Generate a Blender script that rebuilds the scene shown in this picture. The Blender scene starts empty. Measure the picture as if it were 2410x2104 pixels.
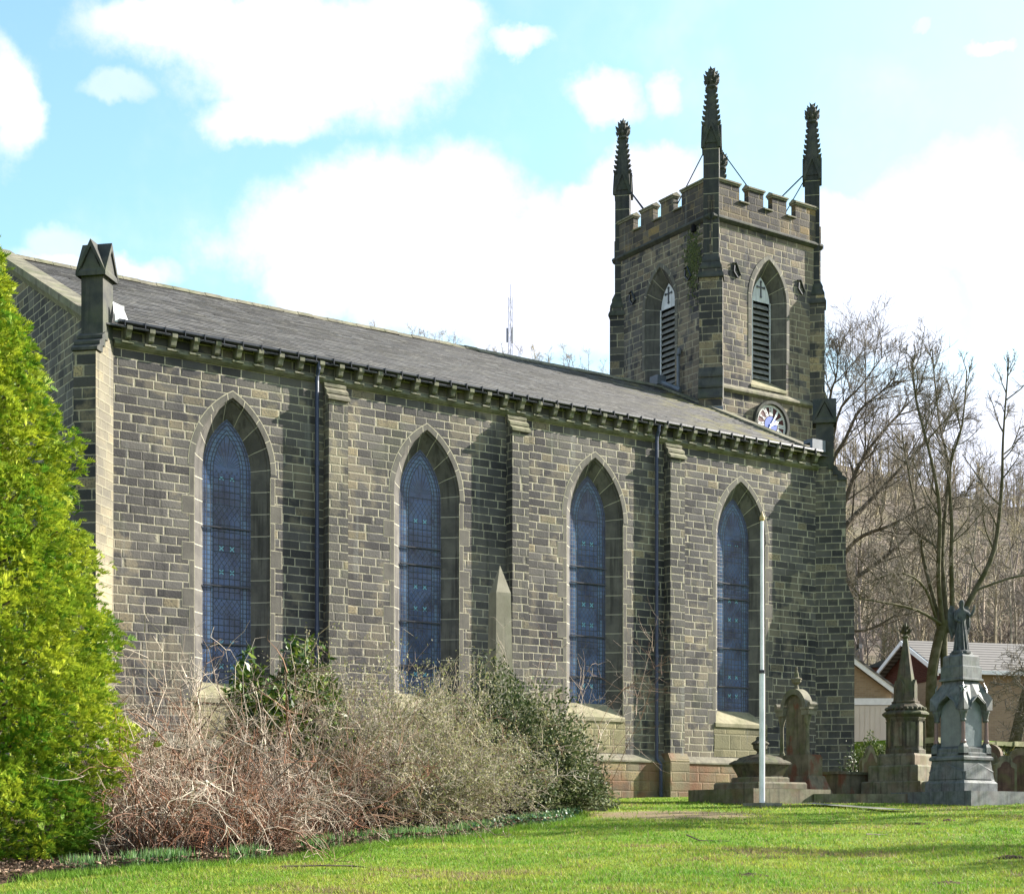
import bpy, math, random
import numpy as np
from math import sin, cos, tan, pi, radians, sqrt, atan2
from mathutils import Matrix, Vector

SC = bpy.context.scene
COL = SC.collection
# ------------------------------------------------------------------ camera
EYE = 1.6
VIEW = radians(55.618)                       # angle between the nave (X axis) and the view direction
FW = np.array([cos(VIEW), sin(VIEW), 0.0]); RT = np.array([sin(VIEW), -cos(VIEW), 0.0])
cam_d = bpy.data.cameras.new("camera"); cam = bpy.data.objects.new("camera", cam_d); COL.objects.link(cam)
cam.location = (0, 0, EYE); cam.rotation_euler = (radians(90), 0, VIEW - radians(90))
cam_d.sensor_fit = 'HORIZONTAL'; cam_d.sensor_width = 36.0; cam_d.lens = 36.0 * 3760 / 2410
cam_d.shift_x = 0.0; cam_d.shift_y = (1950 - 1052) / 2410
cam_d.clip_start = 0.1; cam_d.clip_end = 6000
SC.camera = cam
# ------------------------------------------------------------------ sun, sky, exposure
SUN_EL = radians(27.5); SUN_AZ = radians(75.5)         # azimuth measured from the wall's outward normal (-Y) towards +X
sdir = Vector((sin(SUN_AZ) * cos(SUN_EL), -cos(SUN_AZ) * cos(SUN_EL), sin(SUN_EL)))
sl = bpy.data.lights.new("sun", 'SUN'); sl.energy = 5.0; sl.angle = radians(0.5); sl.color = (1.0, 0.94, 0.86)
so = bpy.data.objects.new("sun", sl); COL.objects.link(so); so.rotation_euler = sdir.to_track_quat('Z', 'Y').to_euler()
SC.view_settings.view_transform = 'Standard'; SC.view_settings.look = 'None'
SC.view_settings.exposure = 1.75; SC.view_settings.gamma = 1.0; SC.view_settings.use_curve_mapping = False
SC.cycles.max_bounces = 6; SC.cycles.diffuse_bounces = 3; SC.cycles.glossy_bounces = 2; SC.cycles.transparent_max_bounces = 8


class NT:
    """small node-tree writer"""
    def __init__(s, tree):
        s.t = tree; s.t.nodes.clear()
    def new(s, typ, **kw):
        n = s.t.nodes.new(typ)
        for k, v in kw.items(): setattr(n, k, v)
        return n
    def put(s, sock, v):
        if hasattr(v, 'is_output'): s.t.links.new(v, sock)
        elif v is not None:
            if isinstance(v, (tuple, list)) and sock.type == 'RGBA' and len(v) == 3: v = (*v, 1)
            sock.default_value = v
    def m(s, op, a, b=None, c=None, clamp=False):
        n = s.new('ShaderNodeMath', operation=op, use_clamp=clamp)
        for i, v in enumerate((a, b, c)):
            if v is not None: s.put(n.inputs[i], v)
        return n.outputs[0]
    def vm(s, op, a, b=None):
        n = s.new('ShaderNodeVectorMath', operation=op); s.put(n.inputs[0], a)
        if b is not None: s.put(n.inputs[1], b)
        return n.outputs['Value'] if op in ('DOT_PRODUCT', 'LENGTH', 'DISTANCE') else n.outputs[0]
    def mix(s, f, a, b, mode='MIX'):
        n = s.new('ShaderNodeMix', data_type='RGBA', blend_type=mode)
        s.put(n.inputs[0], f); s.put(n.inputs[6], a); s.put(n.inputs[7], b)
        return n.outputs[2]
    def noise(s, v, scale, detail=3, rough=0.55, dist=0.0, col=False):
        n = s.new('ShaderNodeTexNoise'); n.noise_dimensions = '3D'
        if v is not None: s.put(n.inputs['Vector'], v)
        n.inputs['Scale'].default_value = scale; n.inputs['Detail'].default_value = detail
        n.inputs['Roughness'].default_value = rough; n.inputs['Distortion'].default_value = dist
        return n.outputs['Color' if col else 'Fac']
    def sm(s, v, lo, hi, a=0.0, b=1.0):
        n = s.new('ShaderNodeMapRange', interpolation_type='SMOOTHSTEP')
        s.put(n.inputs[0], v); s.put(n.inputs[1], lo); s.put(n.inputs[2], hi); s.put(n.inputs[3], a); s.put(n.inputs[4], b)
        return n.outputs[0]
    def xyz(s, x, y=0.0, z=0.0):
        n = s.new('ShaderNodeCombineXYZ')
        for i, v in enumerate((x, y, z)): s.put(n.inputs[i], v)
        return n.outputs[0]
    def sep(s, v):
        n = s.new('ShaderNodeSeparateXYZ'); s.put(n.inputs[0], v); return n.outputs
    def white(s, v):
        n = s.new('ShaderNodeTexWhiteNoise', noise_dimensions='3D'); s.put(n.inputs['Vector'], v)
        return n.outputs['Value'], n.outputs['Color']
    def pos(s): return s.new('ShaderNodeNewGeometry').outputs['Position']
    def uv(s):
        n = s.new('ShaderNodeUVMap'); n.uv_map = 'UVMap'; return n.outputs[0]
    def bump(s, h, strength=0.5, dist=0.02):
        n = s.new('ShaderNodeBump'); s.put(n.inputs['Height'], h)
        n.inputs['Strength'].default_value = strength; n.inputs['Distance'].default_value = dist
        return n.outputs[0]
    def out(s, color, rough=0.85, normal=None, spec=0.3, metal=0.0, trans=None, **kw):
        b = s.new('ShaderNodeBsdfPrincipled'); o = s.new('ShaderNodeOutputMaterial')
        s.put(b.inputs['Base Color'], color); s.put(b.inputs['Roughness'], rough)
        b.inputs['Specular IOR Level'].default_value = spec; b.inputs['Metallic'].default_value = metal
        if normal is not None: s.put(b.inputs['Normal'], normal)
        if trans:
            tr = s.new('ShaderNodeBsdfTranslucent'); s.put(tr.inputs[0], color)
            mx = s.new('ShaderNodeMixShader'); mx.inputs[0].default_value = trans
            s.t.links.new(b.outputs[0], mx.inputs[1]); s.t.links.new(tr.outputs[0], mx.inputs[2])
            s.t.links.new(mx.outputs[0], o.inputs[0])
        else: s.t.links.new(b.outputs[0], o.inputs[0])
        return b


def mat(name):
    m = bpy.data.materials.new(name); m.use_nodes = True
    return m, NT(m.node_tree)

# ---- the world: a Nishita sky with broken cumulus fixed in azimuth and elevation
W = bpy.data.worlds.new("World"); SC.world = W; W.use_nodes = True
n = NT(W.node_tree)
sky = n.new('ShaderNodeTexSky', sky_type='NISHITA'); sky.sun_disc = False
sky.sun_elevation = SUN_EL; sky.sun_rotation = atan2(sdir.x, sdir.y); sky.altitude = 150; sky.air_density = 1.0; sky.dust_density = 1.2; sky.ozone_density = 1.5
gen = n.new('ShaderNodeTexCoord').outputs['Generated']
dx, dy, dz = n.sep(gen)
az = n.m('ARCTAN2', dx, dy)                                  # compass bearing of the view ray
el = n.m('ARCSINE', dz)
p3 = n.xyz(az, el, 0.3)
w1 = n.noise(p3, 7.0, 2, 0.5, col=True); w2 = n.noise(p3, 26.0, 5, 0.6, col=True)
wv = n.vm('ADD', n.vm('SCALE', n.vm('SUBTRACT', w1, (.5, .5, .5))), n.vm('SCALE', n.vm('SUBTRACT', w2, (.5, .5, .5))))
for k, nd in enumerate([x for x in W.node_tree.nodes if x.type == 'VECT_MATH' and x.operation == 'SCALE']):
    nd.inputs['Scale'].default_value = (0.034, 0.030)[k]
sx, sy, sz_ = n.sep(n.vm('ADD', p3, wv))
# cumulus: bearing (rad), elevation (rad), half widths, strength
CL = [(0.455,0.459,0.102,0.025,1), (0.474,0.438,0.077,0.028,1), (0.517,0.455,0.068,0.027,1), (0.443,0.414,0.037,0.015,1), (0.554,0.468,0.028,0.015,1), (0.386,0.459,0.045,0.015,0.9), (0.536,0.374,0.072,0.029,1), (0.498,0.352,0.087,0.030,1),
      (0.561,0.342,0.103,0.041,1), (0.607,0.320,0.093,0.039,1), (0.480,0.329,0.037,0.025,1), (0.632,0.353,0.044,0.019,1), (0.660,0.432,0.029,0.013,0.85), (0.698,0.434,0.012,0.013,0.7), (0.604,0.459,0.022,0.007,0.75), (0.682,0.390,0.034,0.018,1), (0.648,0.375,0.022,0.013,0.9),
      (0.293,0.408,0.014,0.032,1), (0.327,0.341,0.020,0.012,0.5), (0.345,0.327,0.038,0.011,0.8), (0.866,0.358,0.050,0.034,.8), (0.831,0.312,0.044,0.043,.95), (0.898,0.334,0.030,0.055,.85), (0.807,0.354,0.021,0.019,0.9), (0.889,0.436,0.019,0.005,0.7), (0.849,0.452,0.007,0.004,0.5), (0.353,0.424,0.018,0.008,0.45),
      (-.4, .4, .4, .12, 1), (-1.3, .5, .4, .15, 1), (2.0, .75, .3, .12, .7), (3.0, .35, .3, .12, 1), (-2.3, .4, .4, .1, 1)]
edge = n.m('MULTIPLY', n.m('SUBTRACT', n.noise(p3, 17.0, 7, .62), .5), 1.5)
acc = None
for (a_, e_, ra, re, st) in CL:
    ux = n.m('MULTIPLY', n.m('SUBTRACT', sx, a_), 1 / ra); uy = n.m('MULTIPLY', n.m('SUBTRACT', sy, e_), 1 / re)
    r = n.m('ADD', edge, n.m('SQRT', n.m('ADD', n.m('MULTIPLY', ux, ux), n.m('MULTIPLY', uy, uy))))
    f = n.m('MULTIPLY', n.sm(r, 0.58, 1.28, 1.0, 0.0), st)
    acc = f if acc is None else n.m('MAXIMUM', acc, f)
veil = n.m('MULTIPLY', n.sm(n.noise(p3, 9.0, 5, 0.6), 0.48, 0.8), 0.30)
veil = n.m('ADD', veil, n.m('MULTIPLY', n.sm(az, .58, .92), .26))
acc = n.m('MAXIMUM', acc, veil)
acc = n.m('MAXIMUM', acc, n.sm(el, .305, .24))
puff = n.m('MULTIPLY_ADD', n.noise(p3, 34.0, 4, .6), .25, .86)
skyc = n.mix(1.0, sky.outputs[0], (1.38, 1.60, 1.36), 'MULTIPLY')
skyc = n.mix(acc, skyc, n.vm('SCALE', n.xyz(4.75, 5.0, 5.85)))
W.node_tree.nodes[-2].inputs['Scale'].default_value = 1.0
for nd in W.node_tree.nodes:
    if nd.type == 'VECT_MATH' and nd.operation == 'SCALE' and nd.inputs[0].is_linked and nd.inputs[0].links[0].from_node.type == 'COMBXYZ':
        n.put(nd.inputs['Scale'], puff)
bg = n.new('ShaderNodeBackground'); n.put(bg.inputs[0], skyc); bg.inputs[1].default_value = 0.075
wo = n.new('ShaderNodeOutputWorld'); W.node_tree.links.new(bg.outputs[0], wo.inputs[0])

# ------------------------------------------------------------------ materials
def stone(name, dark, mid, buff, buff_amt, mortar, h=0.2, w=0.42, mw=0.013, green=0.0, scour=0.0, red=0.0, bumpk=0.8, mfade=.35):
    """coursed stone: every course its own phase and block widths, raised pale pointing, soot, scoured and stained blocks"""
    m, n = mat(name)
    u, v, _ = n.sep(n.uv())
    ps = n.pos()
    wob = n.noise(ps, 3.0, 2)
    v2 = n.m('ADD', n.m('MULTIPLY_ADD', wob, .022, -.011), v)
    vr = n.m('MULTIPLY', v2, 1 / h); row = n.m('FLOOR', vr); fv = n.m('FRACT', vr)
    r1, _c = n.white(n.xyz(row, 3.1, 0)); r2, _c = n.white(n.xyz(row, 9.7, 4))
    us = n.m('ADD', n.m('MULTIPLY', n.m('MULTIPLY', u, 1 / w), n.m('MULTIPLY_ADD', r1, .45, .8)), n.m('MULTIPLY', r2, 17))
    nz = n.noise(n.xyz(n.m('MULTIPLY', us, .8), n.m('MULTIPLY', row, 7.31), 0), 1.0, 0)
    us = n.m('ADD', us, n.m('MULTIPLY', nz, 1.1))
    cell = n.m('FLOOR', us); fu = n.m('FRACT', us)
    du = n.m('MULTIPLY', n.m('MINIMUM', fu, n.m('SUBTRACT', 1, fu)), w); dv = n.m('MULTIPLY', n.m('MINIMUM', fv, n.m('SUBTRACT', 1, fv)), h)
    d = n.m('MINIMUM', du, dv)
    fine = n.noise(ps, 22, 4); big = n.noise(ps, .55, 3); medn = n.noise(ps, 2.2, 4)
    mwv = n.m('MULTIPLY', n.m('MULTIPLY_ADD', fine, 1.5, .25), mw)
    mort = n.sm(d, n.m('MULTIPLY', mwv, .7), n.m('MULTIPLY', mwv, 1.5), 1.0, 0.0)
    b1, bc = n.white(n.xyz(cell, row, 1.7)); b2, _c = n.white(n.xyz(cell, row, 8.2))
    c = n.mix(n.m('MULTIPLY_ADD', b1, .8, n.m('MULTIPLY', medn, .35), clamp=True), dark, mid)
    c = n.mix(n.m('MULTIPLY', n.sm(b2, 1 - buff_amt, 1 - buff_amt + .02), n.sm(fine, .25, .6)), c, buff)
    if scour > 0:                               # whole patches where the black crust has come off
        low = n.m('MULTIPLY', n.sm(n.sep(ps)[2], 8.0, 3.5), .07)
        sp = n.m('MULTIPLY', n.sm(n.m('ADD', low, n.m('ADD', n.m('MULTIPLY', big, .7), n.m('MULTIPLY', medn, .5))), .72 - scour, .80 - scour), .8)
        c = n.mix(sp, c, n.mix(fine, buff, mid))
    c = n.mix(n.m('MULTIPLY', n.sm(fine, .45, .75), .35), c, n.mix(.5, c, mid))
    gr, _g, gz = n.sep(n.vm('MULTIPLY', ps, (3.2, 3.2, .22)))
    st = n.noise(n.xyz(gr, _g, gz), 1.0, 3)
    c = n.mix(n.sm(st, .57, .75, 0, .7), c, n.mix(.75, c, (.012, .013, .016)))
    c = n.mix(n.sm(st, .37, .27, 0, .5), c, (.19, .19, .175))
    c = n.mix(1.0, c, n.mix(n.sm(n.noise(ps, .33, 4, .6), .3, .7), (.56, .57, .63), (1.28, 1.25, 1.17)), 'MULTIPLY')
    c = n.mix(n.m('MULTIPLY', mort, n.sm(medn, mfade - .02, mfade + .22, .22, 1.0)), c, n.mix(medn, mortar, tuple(x * .62 for x in mortar)))
    c = n.mix(n.sm(n.noise(ps, .9, 4), .60, .74, 0, green), c, (.055, .075, .022)) if green else c
    if red:
        c = n.mix(n.sm(n.noise(ps, 1.1, 3), .40, .62, 0, red), c, (.20, .07, .035))
    hgt = n.m('ADD', n.m('MULTIPLY', n.sm(d, 0, .03), .6), n.m('MULTIPLY', fine, .45))
    hgt = n.m('ADD', hgt, n.m('MULTIPLY', mort, .15))
    n.out(c, n.m('MULTIPLY_ADD', fine, .2, .72), n.bump(hgt, bumpk, .022), .22)
    return m


def ashlar(name, base, light, streak=.5, joint=0.0, green=0.0, rust=0.0, jcol=(.34, .31, .21), spec=.25, scale=1.0, rough=.8):
    """dressed stone with soot and lichen; joint > 0 rules pale joints along v"""
    m, n = mat(name); ps = n.pos()
    a = n.noise(ps, 2.4 * scale, 5, .62); b = n.noise(ps, 30 * scale, 3); X, Y_, Z = n.sep(ps)
    st = n.noise(n.xyz(n.m('MULTIPLY', X, 7 * scale), n.m('MULTIPLY', Y_, 7 * scale), n.m('MULTIPLY', Z, .5 * scale)), 1.0, 3)
    c = n.mix(n.sm(a, .32, .68), base, light)
    c = n.mix(n.sm(st, .50, .68, 0, streak), c, tuple(x * .32 for x in base))
    c = n.mix(n.m('MULTIPLY', b, .45), c, n.mix(.5, c, light))
    if green: c = n.mix(n.sm(n.noise(ps, 1.6 * scale, 5), .46, .66, 0, green), c, (.075, .10, .022))
    if rust: c = n.mix(n.sm(n.noise(n.xyz(X, Y_, n.m('MULTIPLY', Z, .5)), 2.6, 4), .5, .62, 0, rust), c, (.16, .05, .028))
    h = n.m('ADD', n.m('MULTIPLY', b, .5), n.m('MULTIPLY', a, .6))
    if joint:
        u, v, _ = n.sep(n.uv())
        f = n.m('FRACT', n.m('MULTIPLY', v, 1 / joint)); dd = n.m('MULTIPLY', n.m('MINIMUM', f, n.m('SUBTRACT', 1, f)), joint)
        j = n.sm(dd, .007, .014, 1, 0)
        rw, _c = n.white(n.xyz(n.m('FLOOR', n.m('MULTIPLY', v, 1 / joint)), 2.2, .4))
        c = n.mix(n.m('MULTIPLY', rw, .45), c, tuple(x * .5 for x in base))
        c = n.mix(n.m('MULTIPLY', j, .85), c, jcol)
        h = n.m('SUBTRACT', h, j)
    n.out(c, rough, n.bump(h, .5, .012), spec)
    return m


def plain(name, c, rough=.6, spec=.3, var=.25, scale=12, metal=0.0, bump=.2, c2=None, trans=None):
    m, n = mat(name); ps = n.pos(); a = n.noise(ps, scale, 4)
    c2 = c2 or tuple(x * (1 - var) for x in c)
    n.out(n.mix(n.sm(a, .3, .7), c, c2), rough, n.bump(a, bump, .01) if bump else None, spec, metal, trans)
    return m


def leafy(name, rough=.5, spec=.3, trans=.25):
    m, n = mat(name)
    at = n.new('ShaderNodeAttribute', attribute_name='Col')
    n.out(at.outputs['Color'], rough, None, spec, 0, trans)
    return m


def brick(name, c1, c2, mortar, bw=.225, bh=.075):
    m, n = mat(name); b = n.new('ShaderNodeTexBrick'); n.put(b.inputs['Vector'], n.uv())
    b.inputs['Scale'].default_value = 1; b.inputs['Brick Width'].default_value = bw; b.inputs['Row Height'].default_value = bh
    b.inputs['Mortar Size'].default_value = .006; n.put(b.inputs['Color1'], c1); n.put(b.inputs['Color2'], c2); n.put(b.inputs['Mortar'], mortar)
    a = n.noise(n.pos(), 1.5, 3)
    n.out(n.mix(n.m('MULTIPLY', a, .5), b.outputs[0], c2), .85, None, .2)
    return m


M = {}
M['nave'] = stone('coursed sooted gritstone', (.030, .028, .031), (.118, .110, .102), (.23, .19, .12), .06, (.48, .435, .315), .195, .46, .0105, .2, .09)
M['tower'] = stone('tower gritstone', (.030, .028, .033), (.115, .105, .099), (.27, .21, .13), .09, (.39, .345, .24), .215, .40, .013, .22, .15)
M['tower_shade'] = M['tower']
M['parapet'] = stone('parapet stone', (.035, .03, .029), (.11, .095, .08), (.22, .15, .06), .08, (.27, .22, .13), .235, .44, .008, .1, .08)
M['buttress'] = stone('buttress stone', (.038, .036, .037), (.12, .112, .097), (.24, .205, .13), .04, (.40, .365, .26), .2, .36, .012, .2, .05)
M['pier'] = stone('weathered pier stone', (.03, .03, .033), (.10, .092, .078), (.36, .28, .16), .12, (.40, .35, .24), .235, .5, .012, .12, .07)
M['cream'] = stone('sunlit corner stone', (.12, .108, .08), (.18, .163, .12), (.22, .19, .125), .2, (.27, .25, .175), .2, .36, .008, .1, .1)  # paler copy of the buttress stone, with sunlight put into its colour
M['plinth'] = stone('plinth stone', (.08, .07, .05), (.17, .15, .10), (.25, .20, .11), .3, (.22, .19, .12), .26, .6, .006, .35, .12, .55)
M['apron'] = stone('lichened apron stone', (.11, .10, .055), (.19, .175, .10), (.24, .21, .12), .3, (.30, .27, .17), .42, .62, .007, .5, .1)
M['dress'] = ashlar('dressed window stone', (.078, .072, .066), (.145, .134, .115), .75, .50, jcol=(.42, .39, .30))
M['hood'] = ashlar('hood moulding stone', (.105, .098, .083), (.165, .152, .125), .4, .50, jcol=(.45, .41, .30))
M['pointing'] = plain('pale lime pointing', (.47, .425, .31), .9, .1, .3, 14)
M['jamb'] = ashlar('jamb block stone', (.085, .077, .067), (.13, .118, .098), .25, 0)
M['cope'] = ashlar('coping stone', (.11, .10, .075), (.22, .20, .14), .45, 0, .3)
M['black'] = ashlar('sooted pinnacle stone', (.032, .034, .036), (.075, .073, .06), .5, 0, .15)
M['blackj'] = ashlar('sooted pinnacle stone with joints', (.032, .033, .037), (.07, .068, .06), .5, .47, .1)
M['eaves'] = ashlar('eaves stone', (.09, .088, .066), (.215, .205, .15), .4, 0, .32)
M['sill'] = ashlar('lichened sill stone', (.20, .18, .11), (.30, .27, .17), .3, 0, .3)
M['iron'] = plain('black painted iron', (.018, .019, .024), .35, .5, .3, 20)
M['pipe'] = plain('blue black pipe paint', (.03, .042, .085), .3, .5, .25, 8)
M['lead'] = plain('lead sheet', (.13, .145, .175), .55, .4, .35, 4)
M['white'] = plain('white paint', (.82, .82, .80), .4, .4, .12, 5)
M['polepaint'] = plain('weathered white pole paint', (.85, .85, .84), .3, .5, .2, 3)
M['gold'] = plain('dull gilt', (.45, .32, .12), .4, .5, .3, 8)
M['louvre'] = plain('greenish louvre slate', (.13, .127, .118), .7, .3, .4, 6, c2=(.23, .225, .21))
M['panel'] = ashlar('weathered white board', (.50, .50, .53), (.68, .68, .71), .3, 0)
M['void'] = plain('dark opening', (.008, .008, .01), .9, .1, .2)
M['clockblue'] = plain('clock blue', (.025, .085, .40), .5, .4, .1)
M['maroon'] = plain('clock maroon', (.085, .018, .018), .6, .3, .2)
M['granite'] = ashlar('grey granite', (.072, .080, .080), (.14, .152, .15), .6, 0, .16, .1, spec=.3, scale=2.2, rough=.62)
M['granpanel'] = ashlar('polished granite panel', (.12, .14, .144), (.165, .19, .193), .1, 0, 0, 0, spec=.6, scale=2, rough=.25)
M['tomb'] = ashlar('mossy tomb stone', (.085, .078, .05), (.19, .17, .115), .6, 0, .45, .2, scale=1.5)
M['tombred'] = ashlar('rust stained tomb stone', (.10, .085, .055), (.18, .15, .10), .55, 0, .35, .75, scale=1.5)
M['spirest'] = ashlar('dark green monument stone', (.045, .042, .03), (.105, .093, .062), .6, 0, .35, .12, scale=2)
M['obel'] = ashlar('buff obelisk stone', (.20, .18, .13), (.28, .255, .19), .35, 0, .2)
M['redst'] = ashlar('red sandstone', (.062, .034, .026), (.115, .07, .048), .5, 0, .35, 0, scale=2)
M['bronze'] = ashlar('weathered statue', (.045, .05, .056), (.10, .105, .104), .6, 0, .12, 0, scale=4)
M['pink'] = plain('pink granite shaft', (.22, .13, .11), .35, .5, .25, 30)
M['drystone'] = stone('dry walling stone', (.025, .024, .014), (.06, .056, .03), (.09, .08, .04), .2, (.015, .013, .01), .13, .34, .012, .95, .1)
M['moss'] = ashlar('mossy cope stone', (.14, .125, .06), (.34, .31, .19), .3, 0, .5)
M['buffbrick'] = brick('buff brick', (.33, .245, .15), (.25, .18, .11), (.31, .26, .20))
M['redbrick'] = brick('red brick', (.19, .07, .045), (.13, .045, .03), (.2, .13, .1))
M['door'] = plain('cream garage door', (.62, .56, .47), .5, .3, .06, 2)
M['bark'] = plain('grey brown bark', (.115, .095, .068), .9, .15, .45, 9, bump=.8)
M['barkmoss'] = plain('mossy bark', (.115, .10, .066), .9, .15, .4, 3.5, bump=.8, c2=(.055, .052, .022))
M['birch'] = plain('pale birch bark', (.42, .36, .26), .8, .2, .5, 4, bump=.3, c2=(.15, .125, .085))
M['twig'] = plain('dark twig', (.185, .16, .128), .9, .15, .35, 3, bump=0)
M['twigc'] = leafy('shrub twigs', .75, .2, .0)
M['leaf'] = leafy('leaves', .6, .2, .28)
M['gloss'] = leafy('glossy evergreen leaves', .45, .25, .15)
M['grass'] = leafy('grass blades', .6, .2, .35)
M['woodland'] = leafy('bare woodland twigs', .9, .1, .0)


def slate_mat():
    m, n = mat('slate courses'); u, v, _ = n.sep(n.uv()); ps = n.pos()
    h = .2409; vr = n.m('MULTIPLY', v, 1 / h); row = n.m('FLOOR', vr); fv = n.m('FRACT', vr)
    r, _c = n.white(n.xyz(row, 2.5, 0)); us = n.m('ADD', n.m('MULTIPLY', u, 1 / .38), n.m('MULTIPLY', r, 9))
    us = n.m('ADD', us, n.m('MULTIPLY', n.noise(n.xyz(us, n.m('MULTIPLY', row, 3.7), 0), 1, 0), .8))
    cell = n.m('FLOOR', us); fu = n.m('FRACT', us)
    b, _c = n.white(n.xyz(cell, row, .3)); a = n.noise(ps, .8, 5); f = n.noise(n.vm('MULTIPLY', ps, (2, 8, 8)), 2.5, 4)
    c = n.mix(n.m('MULTIPLY_ADD', b, .7, n.m('MULTIPLY', f, .35), clamp=True), (.078, .072, .066), (.18, .167, .152))
    c = n.mix(n.sm(b, .93, .96, 0, .55), c, (.19, .185, .18))
    c = n.mix(n.sm(b, .04, .02, 0, .7), c, (.03, .03, .03))
    edge = n.sm(fv, .0, .24, 1, 0)
    gap = n.sm(n.m('MINIMUM', fu, n.m('SUBTRACT', 1, fu)), .0, .03, 1, 0)
    c = n.mix(n.m('MULTIPLY', n.m('MAXIMUM', n.m('MULTIPLY', edge, n.sm(f, .25, .5)), n.m('MULTIPLY', gap, .5)), .9), c, (.02, .02, .022))
    X, Y_, Z = n.sep(ps)
    moss = n.m('MULTIPLY', n.sm(n.noise(ps, 1.4, 5), .44, .62), n.sm(n.m('ADD', X, n.m('MULTIPLY', n.m('SUBTRACT', Y_, 33), -.3)), 27.5, 32.5, .04, .8))
    c = n.mix(moss, c, (.17, .15, .03))
    n.out(c, .62, n.bump(n.m('ADD', n.m('MULTIPLY', fv, -.5), n.m('MULTIPLY', b, .6)), .35, .012), .4)
    return m
M['slate'] = slate_mat()


def tile_mat():
    m, n = mat('ribbed roof tiles'); u, v, _ = n.sep(n.uv())
    fv = n.m('FRACT', n.m('MULTIPLY', v, 1 / .30)); a = n.noise(n.pos(), 3, 3)
    c = n.mix(n.sm(fv, .42, .52), (.22, .205, .19), (.05, .046, .045)); c = n.mix(n.m('MULTIPLY', a, .5), c, (.20, .18, .16))
    n.out(c, .8, None, .2); return m
M['tile'] = tile_mat()


def glass_mat():
    """leaded lights: borders that follow the arch, a fan in the head, lattice and quatrefoils below, under plain outer glazing"""
    m, n = mat('leaded stained glass'); x, z, _ = n.sep(n.uv())       # x from the centre line, z up from the springing
    ax = n.m('ABSOLUTE', x)
    R0 = 1.515
    r = n.m('SQRT', n.m('ADD', n.m('POWER', n.m('ADD', ax, .93), 2), n.m('POWER', n.m('MAXIMUM', z, 0), 2)))
    d = n.m('SUBTRACT', R0, r)                                        # distance in from the frame
    def line(val, at, w): return n.sm(n.m('ABSOLUTE', n.m('SUBTRACT', val, at)), w * .6, w * 1.4, 1, 0)
    def grid(val, p, w, off=0.0):
        f = n.m('FRACT', n.m('MULTIPLY', n.m('ADD', val, off), 1 / p)); return n.sm(n.m('MULTIPLY', n.m('MINIMUM', f, n.m('SUBTRACT', 1, f)), p), w * .6, w * 1.4, 1, 0)
    L = None
    for at in (.035, .10, .19, .255):
        l = line(d, at, .011); L = l if L is None else n.m('MAXIMUM', L, l)
    inb = n.sm(d, .255, .26)
    bord = n.m('SUBTRACT', 1, inb)
    wn, _w = n.white(n.xyz(n.m('FLOOR', n.m('MULTIPLY', n.m('SUBTRACT', n.sep(n.pos())[0], 12.4), 1 / 5.09)), 3.3, 1.0))
    zs_ = n.m('ADD', z, n.m('MULTIPLY', wn, .9))
    zz = n.m('FRACT', n.m('MULTIPLY', zs_, 1 / 1.06))
    isl = n.m('MULTIPLY', n.sm(zz, .33, .34), n.sm(zz, .67, .66))
    dia = n.m('MAXIMUM', grid(n.m('ADD', n.m('MULTIPLY', x, 1.35), z), .17, .010), grid(n.m('SUBTRACT', n.m('MULTIPLY', x, 1.35), z), .17, .010))
    sq = n.m('MAXIMUM', grid(x, .13, .010, .065), grid(z, .15, .010))
    head = n.sm(z, .02, .03)
    ang = n.m('ARCTAN2', x, n.m('SUBTRACT', z, .06)); fan = n.m('MULTIPLY', grid(ang, .19, .018, .095), n.sm(z, .1, .12))
    inner = n.mix(head, n.mix(isl, sq, dia), fan)
    iv, _a, _b = n.sep(inner)
    L = n.m('MAXIMUM', L, n.m('MULTIPLY', iv, inb)); L = n.m('MAXIMUM', L, n.m('MULTIPLY', grid(z, .105, .009), n.m('MULTIPLY', bord, .9)))
    ps = n.pos(); tone = n.noise(ps, 1.7, 4); cellr, cc = n.white(n.xyz(n.m('FLOOR', n.m('MULTIPLY', x, 7.7)), n.m('FLOOR', n.m('MULTIPLY', z, 6.67)), 0))
    c = n.mix(n.sm(tone, .32, .66), (.008, .016, .042), (.048, .09, .195)); c = n.mix(n.m('MULTIPLY', cellr, .45), c, (.07, .10, .15))  # lighter blue patches paint reflected sky into the glass colour
    c = n.mix(n.m('MULTIPLY', n.sm(zz, .70, .72), .35), c, (.03, .035, .06))
    qx = n.m('ABSOLUTE', n.m('SUBTRACT', ax, .13)); qz = n.m('ABSOLUTE', n.m('SUBTRACT', n.m('FRACT', n.m('MULTIPLY', zs_, 1 / .53)), .5)); qz = n.m('MULTIPLY', qz, .53)
    qd = n.m('ABSOLUTE', n.m('SUBTRACT', qx, qz)); q = n.m('MULTIPLY', n.sm(qd, .014, .02, 1, 0), n.m('MULTIPLY', n.sm(n.m('MAXIMUM', qx, qz), .05, .058, 1, 0), n.m('MULTIPLY', n.sm(z, -.1, -.12), n.sm(n.m('FRACT', n.m('MULTIPLY', zs_, 1 / 2.12)), .49, .5, 1, 0))))
    c = n.mix(q, c, (.12, .34, .40)); c = n.mix(n.m('MULTIPLY', n.m('MULTIPLY', bord, n.sm(d, .10, .11)), n.m('MULTIPLY_ADD', cellr, .5, .1)), c, (.09, .17, .26))
    c = n.mix(n.m('MULTIPLY', L, .9), c, (.006, .008, .014))
    rip = n.noise(ps, 3.4, 3, .5); bn = n.bump(n.m('ADD', rip, n.m('MULTIPLY', L, .3)), .22, .06)
    b = n.out(c, n.m('MULTIPLY_ADD', L, .3, .12), bn, .42)
    return m
M['glass'] = glass_mat()


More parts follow.
